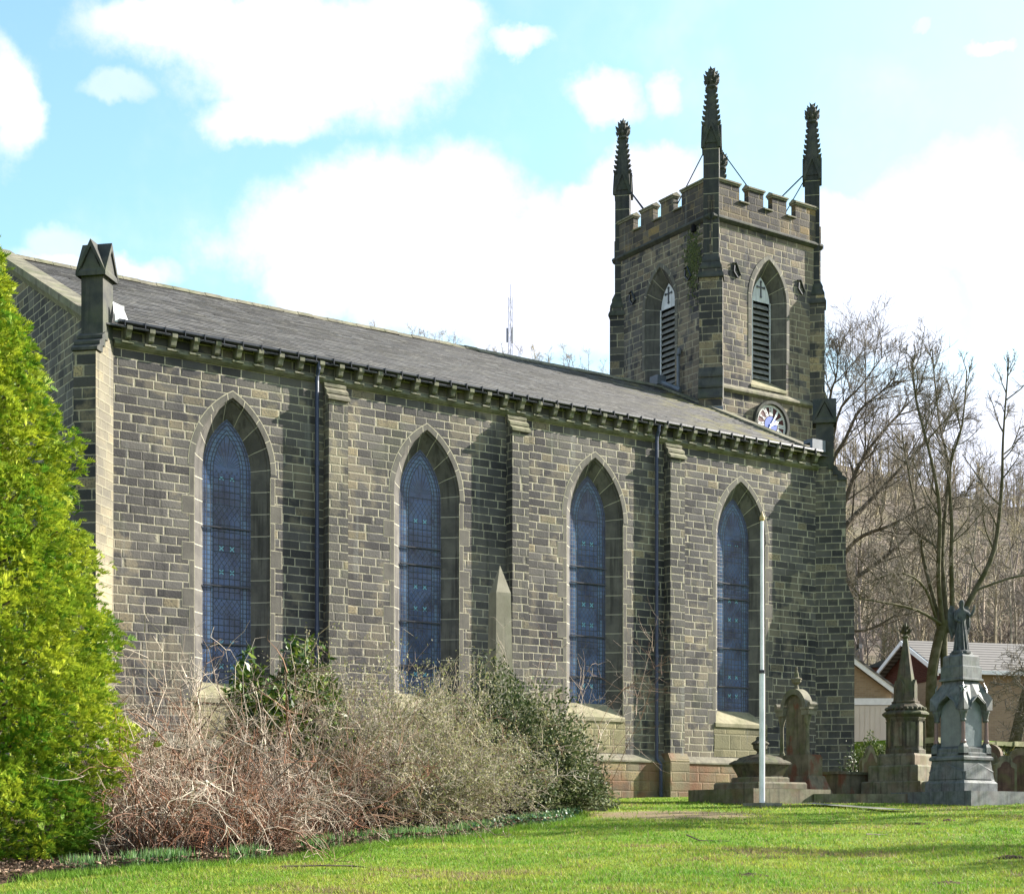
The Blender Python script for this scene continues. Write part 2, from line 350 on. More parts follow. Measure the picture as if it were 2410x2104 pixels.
def ground_mat():
    m, n = mat('churchyard turf and hillside'); ps = n.pos()
    a = n.noise(ps, .7, 5, .6); b = n.noise(ps, 3.5, 5, .6); f = n.noise(ps, 30, 3)
    c = n.mix(n.sm(a, .35, .65), (.105, .185, .016), (.17, .24, .026))
    c = n.mix(n.sm(b, .48, .72, 0, .6), c, (.22, .23, .05))
    c = n.mix(n.m('MULTIPLY', f, .55), c, (.08, .15, .014))
    bare = n.m('MULTIPLY', n.sm(b, .60, .70), n.sm(a, .55, .66)); c = n.mix(n.m('MULTIPLY', bare, .8), c, (.13, .095, .055))
    wd = n.m('ADD', n.vm('DISTANCE', n.vm('MULTIPLY', ps, (1, 1, 0)), (21.3, 25.3, 0)), n.m('MULTIPLY', n.m('SUBTRACT', b, .5), 1.6))
    c = n.mix(n.sm(wd, 2.5, 1.2, 0, .9), c, (.23, .165, .105))
    dp = n.vm('DOT_PRODUCT', ps, tuple(FW))
    h1 = n.noise(ps, .06, 5, .6); h2 = n.noise(ps, .5, 4)
    hc = n.mix(n.sm(h1, .35, .65), (.145, .115, .095), (.175, .15, .085)); hc = n.mix(n.m('MULTIPLY', h2, .6), hc, (.095, .078, .066))
    c = n.mix(n.sm(dp, 47, 60), c, hc)
    n.out(c, .95, n.bump(n.m('ADD', f, b), .8, .04), .1); return m
M['turf'] = ground_mat()


def soil_mat():
    m, n = mat('leaf strewn soil'); ps = n.pos(); a = n.noise(ps, 6, 5, .65); b = n.noise(ps, 28, 4)
    c = n.mix(n.sm(a, .35, .65), (.030, .021, .014), (.095, .062, .038)); c = n.mix(n.sm(b, .55, .72, 0, .7), c, (.16, .11, .07))
    n.out(c, .95, n.bump(n.m('ADD', a, b), 1, .05), .1); return m
M['soil'] = soil_mat()
M['path'] = ashlar('worn flag stone', (.16, .15, .125), (.27, .255, .21), .3, 0, .35)

# ------------------------------------------------------------------ mesh helpers
def tag(o, label=None, cat=None, group=None, kind=None):
    if label: o['label'] = label
    if cat: o['category'] = cat
    if group: o['group'] = group
    if kind: o['kind'] = kind
    return o


def thing(name, label, cat, loc=(0, 0, 0), group=None):
    o = bpy.data.objects.new(name, None); COL.objects.link(o); o.location = loc; o.empty_display_size = .3
    return tag(o, label, cat, group)


def frame(origin, inward):
    """local x to the right seen from outside, y inward, z up"""
    y = Vector(inward).normalized(); z = Vector((0, 0, 1)); x = y.cross(z)
    m = Matrix((x, y, z)).transposed().to_4x4(); m.translation = Vector(origin); return m


class MB:
    def __init__(s, mx=None):
        s.V = []; s.F = []; s.UV = []; s.mx = mx or Matrix.Identity(4)
    def poly(s, pts, uv=None):
        pts = [s.mx @ Vector(p) for p in pts]; i = len(s.V); s.V += pts; s.F.append(list(range(i, i + len(pts))))
        if uv is None:
            nn = Vector((0, 0, 0))
            for k in range(len(pts)):
                p, q = pts[k], pts[(k + 1) % len(pts)]; nn += (p - pts[0]).cross(q - pts[0])
            if nn.length < 1e-12: nn = Vector((0, 0, 1))
            nn.normalize()
            t = Vector((0, 0, 1)).cross(nn)
            if t.length < .05: t = Vector((1, 0, 0))
            t.normalize(); b = nn.cross(t)
            if abs(nn.z) < .3: uv = [(p.dot(t), p.z) for p in pts]
            else: uv = [(p.dot(t), p.dot(b)) for p in pts]
        s.UV.append(uv)
    def box(s, x0, x1, y0, y1, z0, z1, skip=''):
        A = [(x0, y0, z0), (x1, y0, z0), (x1, y1, z0), (x0, y1, z0), (x0, y0, z1), (x1, y0, z1), (x1, y1, z1), (x0, y1, z1)]
        for k, f in zip('dufrbl', ((3, 2, 1, 0), (4, 5, 6, 7), (0, 1, 5, 4), (1, 2, 6, 5), (2, 3, 7, 6), (3, 0, 4, 7))):
            if k not in skip: s.poly([A[i] for i in f])
    def prism(s, prof, y0, y1):
        """profile in (x, z), counter-clockwise seen from outside (-y), extruded along y"""
        s.poly([(x, y0, z) for x, z in prof]); s.poly([(x, y1, z) for x, z in reversed(prof)])
        for k in range(len(prof)):
            (xa, za), (xb, zb) = prof[k], prof[(k + 1) % len(prof)]
            s.poly([(xa, y0, za), (xa, y1, za), (xb, y1, zb), (xb, y0, zb)])
    def sidep(s, prof, x0, x1):
        """profile in (y, z) extruded along x"""
        s.poly([(x0, y, z) for y, z in prof]); s.poly([(x1, y, z) for y, z in reversed(prof)])
        for k in range(len(prof)):
            (ya, za), (yb, zb) = prof[k], prof[(k + 1) % len(prof)]
            s.poly([(x0, ya, za), (x1, ya, za), (x1, yb, zb), (x0, yb, zb)][::-1])
    def rings(s, rings, caps=True):
        for a, b in zip(rings[:-1], rings[1:]):
            k = len(a)
            for i in range(k):
                j = (i + 1) % k; s.poly([a[i], a[j], b[j], b[i]])
        if caps: s.poly(list(reversed(rings[0]))); s.poly(rings[-1])
    def square(s, prof, cx=0, cy=0, ry=1.0):
        """stack of squares: (half width, z)"""
        s.rings([[(cx - h, cy - h * ry, z), (cx + h, cy - h * ry, z), (cx + h, cy + h * ry, z), (cx - h, cy + h * ry, z)] for h, z in prof])
    def ngon(s, prof, k=8, cx=0, cy=0, ph=0.0):
        s.rings([[(cx + r * cos(ph + 2 * pi * i / k), cy + r * sin(ph + 2 * pi * i / k), z) for i in range(k)] for r, z in prof])
    def tube(s, pts, rad, k=6):
        pts = [Vector(p) for p in pts]; R = []
        for i, p in enumerate(pts):
            d = (pts[min(i + 1, len(pts) - 1)] - pts[max(i - 1, 0)]).normalized()
            a = d.cross(Vector((0, 0, 1)) if abs(d.z) < .9 else Vector((1, 0, 0))).normalized(); b = d.cross(a)
            r = rad[i] if isinstance(rad, (list, tuple)) else rad
            R.append([tuple(p + (a * cos(t) + b * sin(t)) * r) for t in [-2 * pi * q / k for q in range(k)]])
        s.rings(R)
    def build(s, name, m, parent=None, smooth=False, local=None):
        me = bpy.data.meshes.new(name); me.from_pydata([tuple(v) for v in s.V], [], s.F)
        lay = me.uv_layers.new(name='UVMap'); flat = [c for f in s.UV for p in f for c in p]
        lay.data.foreach_set('uv', flat); me.materials.append(m if not isinstance(m, str) else M[m])
        if smooth: me.polygons.foreach_set('use_smooth', [True] * len(me.polygons))
        return link(name, me, parent)


def world(q):
    w = q.matrix_basis.copy()
    if q.parent: w = world(q.parent) @ q.matrix_parent_inverse @ w
    return w


def link(name, me, parent=None):
    me.update(); o = bpy.data.objects.new(name, me); COL.objects.link(o)
    if parent:
        o.parent = parent
        o.matrix_parent_inverse = world(parent).inverted()
    return o


def npmesh(name, V, F, m, parent=None, col=None, smooth=False):
    """V (n,3); F (m,k)"""
    me = bpy.data.meshes.new(name); nv, (nf, k) = len(V), F.shape
    me.vertices.add(nv); me.vertices.foreach_set('co', np.ascontiguousarray(V, np.float32).ravel())
    me.loops.add(nf * k); me.loops.foreach_set('vertex_index', np.ascontiguousarray(F, np.int32).ravel())
    me.polygons.add(nf); me.polygons.foreach_set('loop_start', np.arange(0, nf * k, k, dtype=np.int32))
    try: me.polygons.foreach_set('loop_total', np.full(nf, k, np.int32))
    except Exception: pass
    if col is not None:
        ca = me.color_attributes.new('Col', 'FLOAT_COLOR', 'POINT'); c4 = np.ones((nv, 4), np.float32); c4[:, :3] = col; ca.data.foreach_set('color', c4.ravel())
    if smooth: me.polygons.foreach_set('use_smooth', np.ones(nf, bool))
    me.materials.append(M[m]); me.update(calc_edges=True); me.validate()
    return link(name, me, parent)


def unit(a): return a / np.maximum(np.linalg.norm(a, axis=-1, keepdims=True), 1e-9)


def tubes(P0, P1, R0, R1, k=3):
    """arrays of tapered segments -> V, F"""
    P0 = np.asarray(P0, float); P1 = np.asarray(P1, float); R0 = np.asarray(R0, float); R1 = np.asarray(R1, float)
    d = unit(P1 - P0); ref = np.where(np.abs(d[:, 2:3]) < .9, [[0, 0, 1.0]], [[1.0, 0, 0]])
    a = unit(np.cross(d, ref)); b = np.cross(d, a); N = len(P0)
    V = np.zeros((N, 2 * k, 3))
    for i in range(k):
        t = -2 * pi * i / k; o = a * cos(t) + b * sin(t)
        V[:, i] = P0 + o * R0[:, None]; V[:, k + i] = P1 + o * R1[:, None]
    F = np.array([[i, (i + 1) % k, k + (i + 1) % k, k + i] for i in range(k)])
    F = (F[None] + (np.arange(N) * 2 * k)[:, None, None]).reshape(-1, 4)
    return V.reshape(-1, 3), F


def leaves(C, A, B, tipshift=0.0):
    """diamond leaves: centre C, half length vector A, half width vector B"""
    N = len(C); V = np.stack([C - A, C + B - A * tipshift, C + A, C - B - A * tipshift], 1).reshape(-1, 3)
    return V, np.arange(4 * N).reshape(-1, 4)


def rnd_dir(g, N): return unit(g.normal(size=(N, 3)))


def S(r, f, z): return np.array(RT * r + FW * f + np.array([0, 0, z]))

# ------------------------------------------------------------------ the ground: lawn slope, terrace behind the retaining wall, wooded hill
SLOPE = .0587
def crest(k):
    """skyline height of the hill (tangent of elevation) over the bearing tangent k"""
    xs = [-2.5, -1.2, -.33, -.10, .05, .14, .20, .235, .30, .45, .8, 1.6, 2.6]; ys = [.10, .24, .296, .292, .272, .252, .232, .222, .205, .19, .17, .12, .08]
    return np.interp(k, xs, ys)
def sstep(x, a, b):
    t = np.clip((x - a) / (b - a), 0, 1); return t * t * (3 - 2 * t)
def gz(x, y, far=True):
    x = np.asarray(x, float); y = np.asarray(y, float)
    d = x * FW[0] + y * FW[1]; r = x * RT[0] + y * RT[1]
    z = np.where(d < 44, SLOPE * np.maximum(d, -30), SLOPE * 44 + 0 * d)
    z = z + .05 * np.sin(x * .9 + 1.3) * np.sin(y * .8 + .4) * sstep(d, 10, 18) * (1 - sstep(d, 30, 36))
    z = z + 1.65 * sstep(y, 30.5, 30.75) * sstep(x, 34.6, 35.2)
    rr = np.hypot(x, y)
    k = r / np.maximum(d, 1e-3)
    hz = crest(k) * 300 / np.sqrt(1 + 0 * k)
    t = np.clip((d - 74) / (300 - 74), 0, 1.0)
    z = z + np.where(d > 74, (hz - 3) * (t ** 1.15), 0)
    return z
tk = lambda *seg: np.concatenate([np.arange(a, b, s) for a, b, s in seg])
gxs = tk((-900, -200, 60), (-200, -20, 15), (-20, 0, 2.5), (0, 34, .45), (34, 36, .15), (36, 60, 1.2), (60, 300, 6), (300, 700, 20), (700, 1500, 100))
gys = tk((-600, -60, 60), (-60, 4, 6), (4, 30, .45), (30, 31.2, .12), (31.2, 60, 1.2), (60, 360, 6), (360, 800, 20), (800, 1500, 100))
GX, GY = np.meshgrid(gxs, gys); GZ = gz(GX, GY)
GZ = GZ - .05
nx, ny = len(gxs), len(gys); idx = np.arange(nx * ny).reshape(ny, nx)
F = np.stack([idx[:-1, :-1], idx[:-1, 1:], idx[1:, 1:], idx[1:, :-1]], -1).reshape(-1, 4)
g_ = npmesh('ground', np.stack([GX, GY, GZ], -1).reshape(-1, 3), F, 'turf', smooth=True)
tag(g_, 'sloping green churchyard lawn rising to a wooded hillside', kind='structure')
def ground(x, y): return float(gz(x, y)) - .05

# ------------------------------------------------------------------ the church
CH = thing('church', 'dark gritstone church with square pinnacled clock tower, tall lancet windows and slate roof', 'church', (22.7, 38, 2.5))
XL, XR, YF, YB, YR = 11.9, 33.52, 33.0, 47.2, 40.1
ZE = 12.35; PITCH = .493; ZR = ZE + PITCH * (YR - YF)
WX = [15.02, 20.10, 25.20, 30.28]
SPR, RO, HW = 9.62, 1.86, .93


def arch(R, c, spring, zbot, cx=0.0, seg=14):
    """pointed-arch outline from bottom left over the apex to bottom right; centres at +-c"""
    t1 = math.acos(c / R)
    L = [(cx + c - R * cos(t1 * i / seg), spring + R * sin(t1 * i / seg)) for i in range(seg + 1)]
    Rr = [(2 * cx - x, z) for x, z in L[:-1]][::-1]
    return [(L[0][0], zbot)] + L + Rr + [(Rr[-1][0], zbot)]


def wall_with_openings(mb, x0, x1, z0, z1, wins):
    """wins: list of (cx, hw, R, spring, zsill); wall in the local plane y = 0"""
    px = x0
    for cx, hw, R, sp, zs in wins:
        mb.poly([(px, 0, z0), (cx - hw, 0, z0), (cx - hw, 0, z1), (px, 0, z1)])
        mb.poly([(cx - hw, 0, z0), (cx + hw, 0, z0), (cx + hw, 0, zs), (cx - hw, 0, zs)])
        A = arch(R, hw, sp, zs, cx)[1:-1]
        for (xa, za), (xb, zb) in zip(A[:-1], A[1:]): mb.poly([(xa, 0, za), (xb, 0, zb), (xb, 0, z1), (xa, 0, z1)])
        px = cx + hw
    mb.poly([(px, 0, z0), (x1, 0, z0), (x1, 0, z1), (px, 0, z1)])


def strip(mb, paths):
    """paths: list of (list of (x,z), y); lofts along the profile, uv v = length along the arch"""
    base = paths[0][0]; L = [0]
    for (xa, za), (xb, zb) in zip(base[:-1], base[1:]): L.append(L[-1] + math.hypot(xb - xa, zb - za))
    acc = 0
    for (pa, ya), (pb, yb) in zip(paths[:-1], paths[1:]):
        w = math.hypot(pa[len(pa) // 3][0] - pb[len(pb) // 3][0], ya - yb); 
        for i in range(len(pa) - 1):
            q = [(pa[i][0], ya, pa[i][1]), (pb[i][0], yb, pb[i][1]), (pb[i + 1][0], yb, pb[i + 1][1]), (pa[i + 1][0], ya, pa[i + 1][1])]
            mb.poly(q, [(acc, L[i]), (acc + w, L[i]), (acc + w, L[i + 1]), (acc, L[i + 1])])
        acc += w


# -- nave walls
mb = MB(frame((0, YF, 0), (0, 1, 0)))
wall_with_openings(mb, XL, XR, 1.5, ZE, [(x, HW, RO, SPR, 4.45) for x in WX])
mb.build('nave_wall', 'nave', CH)
mb = MB()
for X, s in ((XL, 1), (XR, -1)):
    pts = [(X, YF, 1.5), (X, YF, ZE), (X, YR, ZR - .02), (X, YB, ZE), (X, YB, 1.5)]
    mb.poly(pts if s < 0 else pts)
    g = mb.build('gable_wall', 'nave', CH); mb = MB()
mb.poly([(XR, YB, 1.5), (XL, YB, 1.5), (XL, YB, ZE), (XR, YB, ZE)]); mb.build('nave_wall', 'nave', CH)
mb = MB(frame((0, YF, 0), (0, 1, 0)))
mb.sidep([(0, 3.52), (-.10, 3.38), (-.10, 1.5), (0, 1.5)], XL, XR)
mb.build('plinth', 'plinth', CH)
mb = MB(frame((0, YF, 0), (0, 1, 0)))
mb.sidep([(0, 3.56), (-.13, 3.40), (-.13, 3.36), (0, 3.36)], XL + .1, XR - .1); mb.build('plinth_course', 'cope', CH)

# -- windows
def window(cx, cz=None):
    mx = frame((cx, YF, 0), (0, 1, 0))
    zb = 4.70; mb = MB(mx)
    prof = [(0.0, .002), (.012, .045), (.045, .055), (.06, .095), (.075, .11), (.345, .33)]
    strip(mb, [(arch(RO - o, HW, SPR, 4.40), y) for o, y in prof])
    win = mb.build('window', 'dress', CH)
    mb = MB(mx)                                                       # hood mould, proud of the wall
    strip(mb, [([(x, z) for x, z in arch(RO - o, HW, SPR, SPR - .02)][1:-1], -.003) for o in (-.142, -.118)]); mb.build('extrados_joint', 'pointing', win); mb = MB(mx)
    hp = [(-.122, 0.0), (-.122, -.006), (.0, -.005), (.0, .003)]
    strip(mb, [([(x, z) for x, z in arch(RO - o, HW, SPR, SPR - .02)][1:-1], y) for o, y in hp])
    mb.build('hood_mould', 'hood', win)
    for s in (-1, 1):                                                 # long and short jamb blocks
        mb = MB(mx); pj = MB(mx); z = 4.45; k = 0
        while z < SPR - .1:
            hgt = .40 if k % 2 == 0 else .62; z2 = min(z + hgt, SPR - .02)
            x0, x1 = s * HW, s * (HW + (.27 if k % 2 == 0 else .095)); a, b = min(x0, x1), max(x0, x1)
            mb.box(a, b, -.005, .02, z + .012, z2 - .012, 'b'); pj.box(a - .013, b + .013, -.003, .018, z, z2, 'b')
            z = z2; k += 1
        mb.build('jamb_stones', 'jamb', win); pj.build('pointing', 'pointing', win)
    mb = MB(mx)
    mb.sidep([(-.035, 4.40), (-.035, 4.50), (.36, 4.90), (.36, 4.40)][::-1], -HW - .03, HW + .03); mb.build('sill', 'sill', win)
    mb = MB(mx); O = arch(RO - .345, HW, SPR, 4.72)
    mb.poly([(x, .331, z) for x, z in O], [(x, z - SPR) for x, z in O]); mb.build('glass', 'glass', win)
    mb = MB(mx); mb.box(-HW - .06, HW + .06, -.005, .02, 3.58, 4.40, 'b'); mb.build('apron', 'apron', win)
    for zz in (8.36, 7.05, 5.75) if cx < 18 else (8.42, 8.0, 6.62, 5.55):
        mb = MB(mx); mb.box(-.575, .575, .275, .305, zz - .016, zz + .016); mb.build('saddle_bar', 'iron', win)
    return win
for x in WX: window(x)

# -- nave buttresses
for x in (17.54, 22.66, 27.76):
    mx = frame((x, YF, 0), (0, 1, 0)); w = .25
    mb = MB(mx); mb.sidep([(0, 11.9), (-.27, 11.48), (-.27, 1.5), (0, 1.5)], -w, w)
    b = mb.build('buttress', 'buttress', CH)
    mb = MB(mx); p0 = (.0, 11.99); n_ = 3
    for k in range(3):
        ya, za = .03 - .105 * k, 12.0 - .17 * k; yb, zb = ya - .15, za - .115
        mb.sidep([(ya + .06, za), (ya, za), (yb, zb), (yb, zb - .06), (yb + .06, zb - .06)], -w - .035 - .002 * k, w + .035 + .002 * k)
    mb.build('weathering', 'cope', b)
    mb = MB(mx); mb.sidep([(0, 3.62), (-.27, 3.62), (-.37, 3.42), (-.37, 1.5), (0, 1.5)], -w - .08, w + .08); mb.build('buttress_plinth', 'plinth', b)

# -- diagonal corner buttresses with gabled pinnacles
def diag(corner, o, low=True):
    o = Vector((o[0], o[1], 0)).normalized(); mx = frame((corner[0], corner[1], 0), -o); w = .25
    mb = MB(mx)
    if low: prof = [(0.4, 12.0), (-.25, 12.0), (-.6, 11.55), (-.6, 8.7), (-.84, 8.15), (-.84, 1.5), (.4, 1.5)]
    else: prof = [(0.4, 12.0), (-.25, 12.0), (-.6, 11.55), (-.6, 1.5), (.4, 1.5)]
    mb.sidep(prof, -w, w); b = mb.build('corner_buttress', 'cream' if not low else 'buttress', CH)
    mb = MB(mx)                                                       # the outer face: sooty stone either side of a pale water stain, without the sides' painted sun
    mb.poly([(-w, -.603, 1.6), (w, -.603, 1.6), (w, -.603, 11.5), (-w, -.603, 11.5)])
    if not low: mb.build('outer_face', 'pier', b)
    mb = MB(mx)
    for k in range(3):
        y0, z0 = -.20 - .13 * k, 12.08 - .16 * k
        mb.sidep([(y0 + .1, z0), (y0, z0), (y0 - .17, z0 - .11), (y0 - .17, z0 - .17), (y0 + .1, z0 - .17)], -w - .04 - .002 * k, w + .04 + .002 * k)
    mb.build('weathering', 'black', b)
    mb = MB(mx); mb.box(-.245, .245, -.25, .24, 12.0, 13.40, 'd'); pn = mb.build('pinnacle', 'black', CH)
    mb = MB(mx)
    for q in (0, 1):
        m2 = mx @ Matrix.Rotation(q * pi / 2, 4, 'Z'); m_ = MB(m2)
        m_.prism([(-.245, 13.3), (.245, 13.3), (0, 13.86 - .003 * q)], -.30, .30)
        for s in (-1, 1):
            m_.prism([(0, 14.02 - .004 * q), (s * .33, 13.34), (s * .33, 13.25), (0, 13.86)][::(1 if s < 0 else -1)], -.335 - .002 * q, .335 + .002 * q)
        mb.V, off = mb.V + m_.V, len(mb.V); mb.F += [[i + off for i in f] for f in m_.F]; mb.UV += m_.UV
    mb.build('gabled_cap', 'black', pn)
    return b
diag((XL, YF), (-1, -1), False); diag((XR, YF), (1, -1), True); diag((XL, YB), (-1, 1), True)

# -- eaves: string course, corbels, gutter, downpipes
mb = MB(frame((0, YF, 0), (0, 1, 0)))
mb.sidep([(0, 12.07), (-.05, 12.07), (-.11, 12.0), (-.11, 11.96), (-.04, 11.9), (0, 11.9)], XL + .35, XR - .3); mb.build('string_course', 'eaves', CH)
ncor = 41
for i in range(ncor):
    x = 12.52 + i * (33.0 - 12.52) / (ncor - 1)
    mb = MB(frame((x, YF, 0), (0, 1, 0)))
    mb.sidep([(0, 12.34), (-.275, 12.34), (-.275, 12.25), (-.22, 12.20), (-.19, 12.10), (-.15, 12.07), (0, 12.07)], -.06, .06)
    mb.sidep([(0, 12.07), (-.16, 12.03), (-.16, 11.99), (0, 11.99)], -.13, .13)
    mb.build('corbel', 'eaves', CH)
mb = MB(frame((0, YF, 0), (0, 1, 0)))
mb.sidep([(-.15, 12.43), (-.29, 12.43), (-.30, 12.38), (-.27, 12.345), (-.17, 12.345)], XL + .38, XR - .35)
for i in range(46):
    x = 12.4 + i * .455; mb.box(x - .010, x + .010, -.312, -.29, 12.30, 12.435)
mb.build('gutter', 'iron', CH)
for x in (17.06, 27.16):
    mb = MB(frame((x, YF, 0), (0, 1, 0)))
    mb.tube([(0, -.22, 12.32), (0, -.2, 12.15), (0, -.13, 12.02), (0, -.12, 11.9), (0, -.12, 3.6), (0, -.13, 3.45), (.06, -.22, 3.3), (.06, -.22, 2.45)], .047, 8)
    for zz in (10.0, 8.1, 6.2, 4.4): mb.tube([(0, -.12, zz - .05), (0, -.12, zz + .05)], .062, 8)
    mb.build('downpipe', 'pipe', CH, smooth=False)

# -- nave roof, course by course
random.seed(3)
for side in (1, -1):
    mb = MB(); NC = 34; Ls = sqrt(1 + PITCH ** 2) * (YR - YF + .25)
    ye = YF - .25 if side > 0 else YB + .25
    ns = 40
    for c in range(NC):
        t0, t1 = c / NC, (c + 1.12) / NC
        xa = XL + .1
        for k in range(ns):
            xb = XL + .1 + (XR - XL - .1) * (k + 1) / ns
            jit = random.uniform(-.007, .007); dz0 = .032 + jit
            P = []
            for x, t, dz in ((xa, t0, dz0), (xb, t0, dz0), (xb, min(t1, 1), .004), (xa, min(t1, 1), .004)):
                y = ye + side * t * (YR - YF + .25); z = ZE - .25 * PITCH + t * (YR - YF + .25) * PITCH + dz + .05
                P.append((x, y, z))
            s0, s1 = t0 * Ls, t1 * Ls
            if side < 0: P = P[::-1]; 
            uv = [(xa, s0 + .004), (xb, s0 + .004), (xb, s1), (xa, s1)]
            mb.poly(P, uv if side > 0 else uv[::-1])
            lo = [(xa, ye + side * t0 * (YR - YF + .25), P[0][2] - .03), (xb, ye + side * t0 * (YR - YF + .25), P[0][2] - .03)]
            if side > 0: mb.poly([lo[0], lo[1], P[1], P[0]], [(xa, s0)] * 4)
            xa = xb
    if side > 0: roof = mb.build('roof', 'slate', CH)
    else: mb.build('roof_slope', 'slate', roof)
mb = MB()
x = XL + .45
while x < XR - .05:
    x2 = min(x + .46, XR - .02); mb.mx = Matrix.Translation((0, YR, ZR + .03 + random.uniform(-.012, .012)))
    mb.sidep([(-.17, -.02), (-.06, .10), (.06, .10), (.17, -.02)], x, x2 - .012); x = x2
mb.build('ridge_tiles', 'cope', roof)
# copings on the gables
for X0, X1, nm in ((XL - .28, XL + .30, 0), (XR - .28, XR + .16, 1)):
    mb = MB()
    for s in (1, -1):
        y0 = YF + .12 if s > 0 else YB - .12
        lift = .22 if nm == 0 else .14
        za = ZE + .12 * PITCH + lift; zb = ZR + lift
        N_ = 9
        for k in range(N_):
            t0, t1 = k / N_, (k + .985) / N_
            ya, yb = y0 + (YR - y0) * t0, y0 + (YR - y0) * t1; z0, z1 = za + (zb - za) * t0, za + (zb - za) * t1
            A = [(X0, ya, z0), (X1, ya, z0), (X1, yb, z1), (X0, yb, z1)]; Bm = [(x, y, z - .17) for x, y, z in A]
            if s < 0: A, Bm = A[::-1], Bm[::-1]
            mb.poly(A); mb.poly(Bm[::-1])
            for i in range(4): mb.poly([Bm[i], Bm[(i + 1) % 4], A[(i + 1) % 4], A[i]])
            if nm == 0:
                A2 = [(X0 + .06, ya, z0 - .17), (XL, ya, z0 - .17), (XL, ya, z0 - .36), (X0 + .16, ya, z0 - .36)]
                B2 = [(x, yb, z + (z1 - z0)) for x, y, z in A2]
                for i in range(4): mb.poly([A2[i], A2[(i + 1) % 4], B2[(i + 1) % 4], B2[i]])
    mb.build('gable_coping', 'cope', CH)
mb = MB(); mb.mx = Matrix.Translation((0, 0, 0))
mb.poly([(12.22, 32.83, 12.42), (12.52, 32.83, 12.45), (12.46, 33.0, 12.80), (12.24, 33.0, 12.86)]); mb.box(12.22, 12.42, 32.80, 32.84, 12.38, 12.74)
mb.build('flashing', 'white', CH)
mb = MB(); mb.box(32.78, 33.3, 32.74, 32.84, 12.40, 12.72); mb.box(32.78, 33.3, 32.84, 33.1, 12.62, 12.725); mb.build('flashing', 'lead', CH)

# ------------------------------------------------------------------ the tower
TX0, TX1, TY0, TY1 = 33.6, 38.44, 38.0, 42.92; TCX, TCY = 36.08, 40.52
THW, TR, TSP, TSILL = .765, 1.53, 18.68, 15.86
faces = {'front': frame((TCX, TY0, 0), (0, 1, 0)), 'left': frame((TX0, TCY, 0), (1, 0, 0)), 'right': frame((TX1, TCY, 0), (-1, 0, 0)), 'back': frame((TCX, TY1, 0), (0, -1, 0))}
LIM = {'front': (-2.47, 2.35), 'left': (-2.39, 2.51), 'right': (-2.51, 2.39), 'back': (-2.35, 2.47)}
def belfry(mx, sill):
    mb = MB(mx); prof = [(0, .002), (.03, .05), (.055, .06), (.365, .37)]
    strip(mb, [(arch(TR - o, THW, TSP, sill - .05), y) for o, y in prof]); w = mb.build('belfry_window', 'dress', CH)
    mb = MB(mx); hp = [(-.14, .0), (-.14, -.012), (-.012, -.018), (0, .002)]
    strip(mb, [([(x, z) for x, z in arch(TR - o, THW, TSP, TSP - 1.9)], y) for o, y in hp]); mb.build('hood_mould', 'hood', w)
    mb = MB(mx); mb.sidep([(-.03, sill - .08), (-.03, sill), (.40, sill + .34), (.40, sill - .08)][::-1], -THW - .03, THW + .03); mb.build('sill', 'sill', w)
    mb = MB(mx); O = arch(TR - .365, THW, TSP, sill + .1); mb.poly([(x, .50, z) for x, z in O]); mb.build('dark_opening', 'void', w)
    mb = MB(mx); O = [p for p in arch(TR - .365, THW, TSP, TSP + .06) if p[1] > TSP + .05]
    O = [(-THW + .36 + .01, TSP + .06)] + [p for p in arch(TR - .37, THW, TSP, TSP)[2:-2] if p[1] > TSP + .06] + [(THW - .37, TSP + .06)]
    mb.poly([(x, .385, z) for x, z in O]); pn = mb.build('white_panel', 'panel', w)
    mb = MB(mx); mb.box(-.022, .022, .36, .380, 18.92, 19.40); mb.box(-.15, .15, .361, .381, 19.20, 19.245)
    for x, z in ((0, 18.92), (0, 19.40), (-.15, 19.222), (.15, 19.222)):
        mb.box(x - .038, x + .038, .358, .379, z - .022, z + .022); mb.box(x - .022, x + .022, .357, .3785, z - .038, z + .038)
    mb.build('cross', 'iron', pn)
    nl = 13; z0 = sill + .36; dz = (TSP + .02 - z0) / nl
    for k in range(nl):
        z = z0 + k * dz; mb = MB(mx)
        mb.sidep([(.36, z), (.36, z + .035), (.49, z + dz * .98), (.49, z + dz * .98 - .035)][::-1], -.40, .40); mb.build('louvre', 'louvre', w)
    mb = MB(mx); mb.box(-.405, -.375, .35, .40, z0 - .05, TSP + .08); mb.box(.375, .405, .35, .40, z0 - .05, TSP + .08); mb.build('louvre_frame', 'panel', w)
    return w
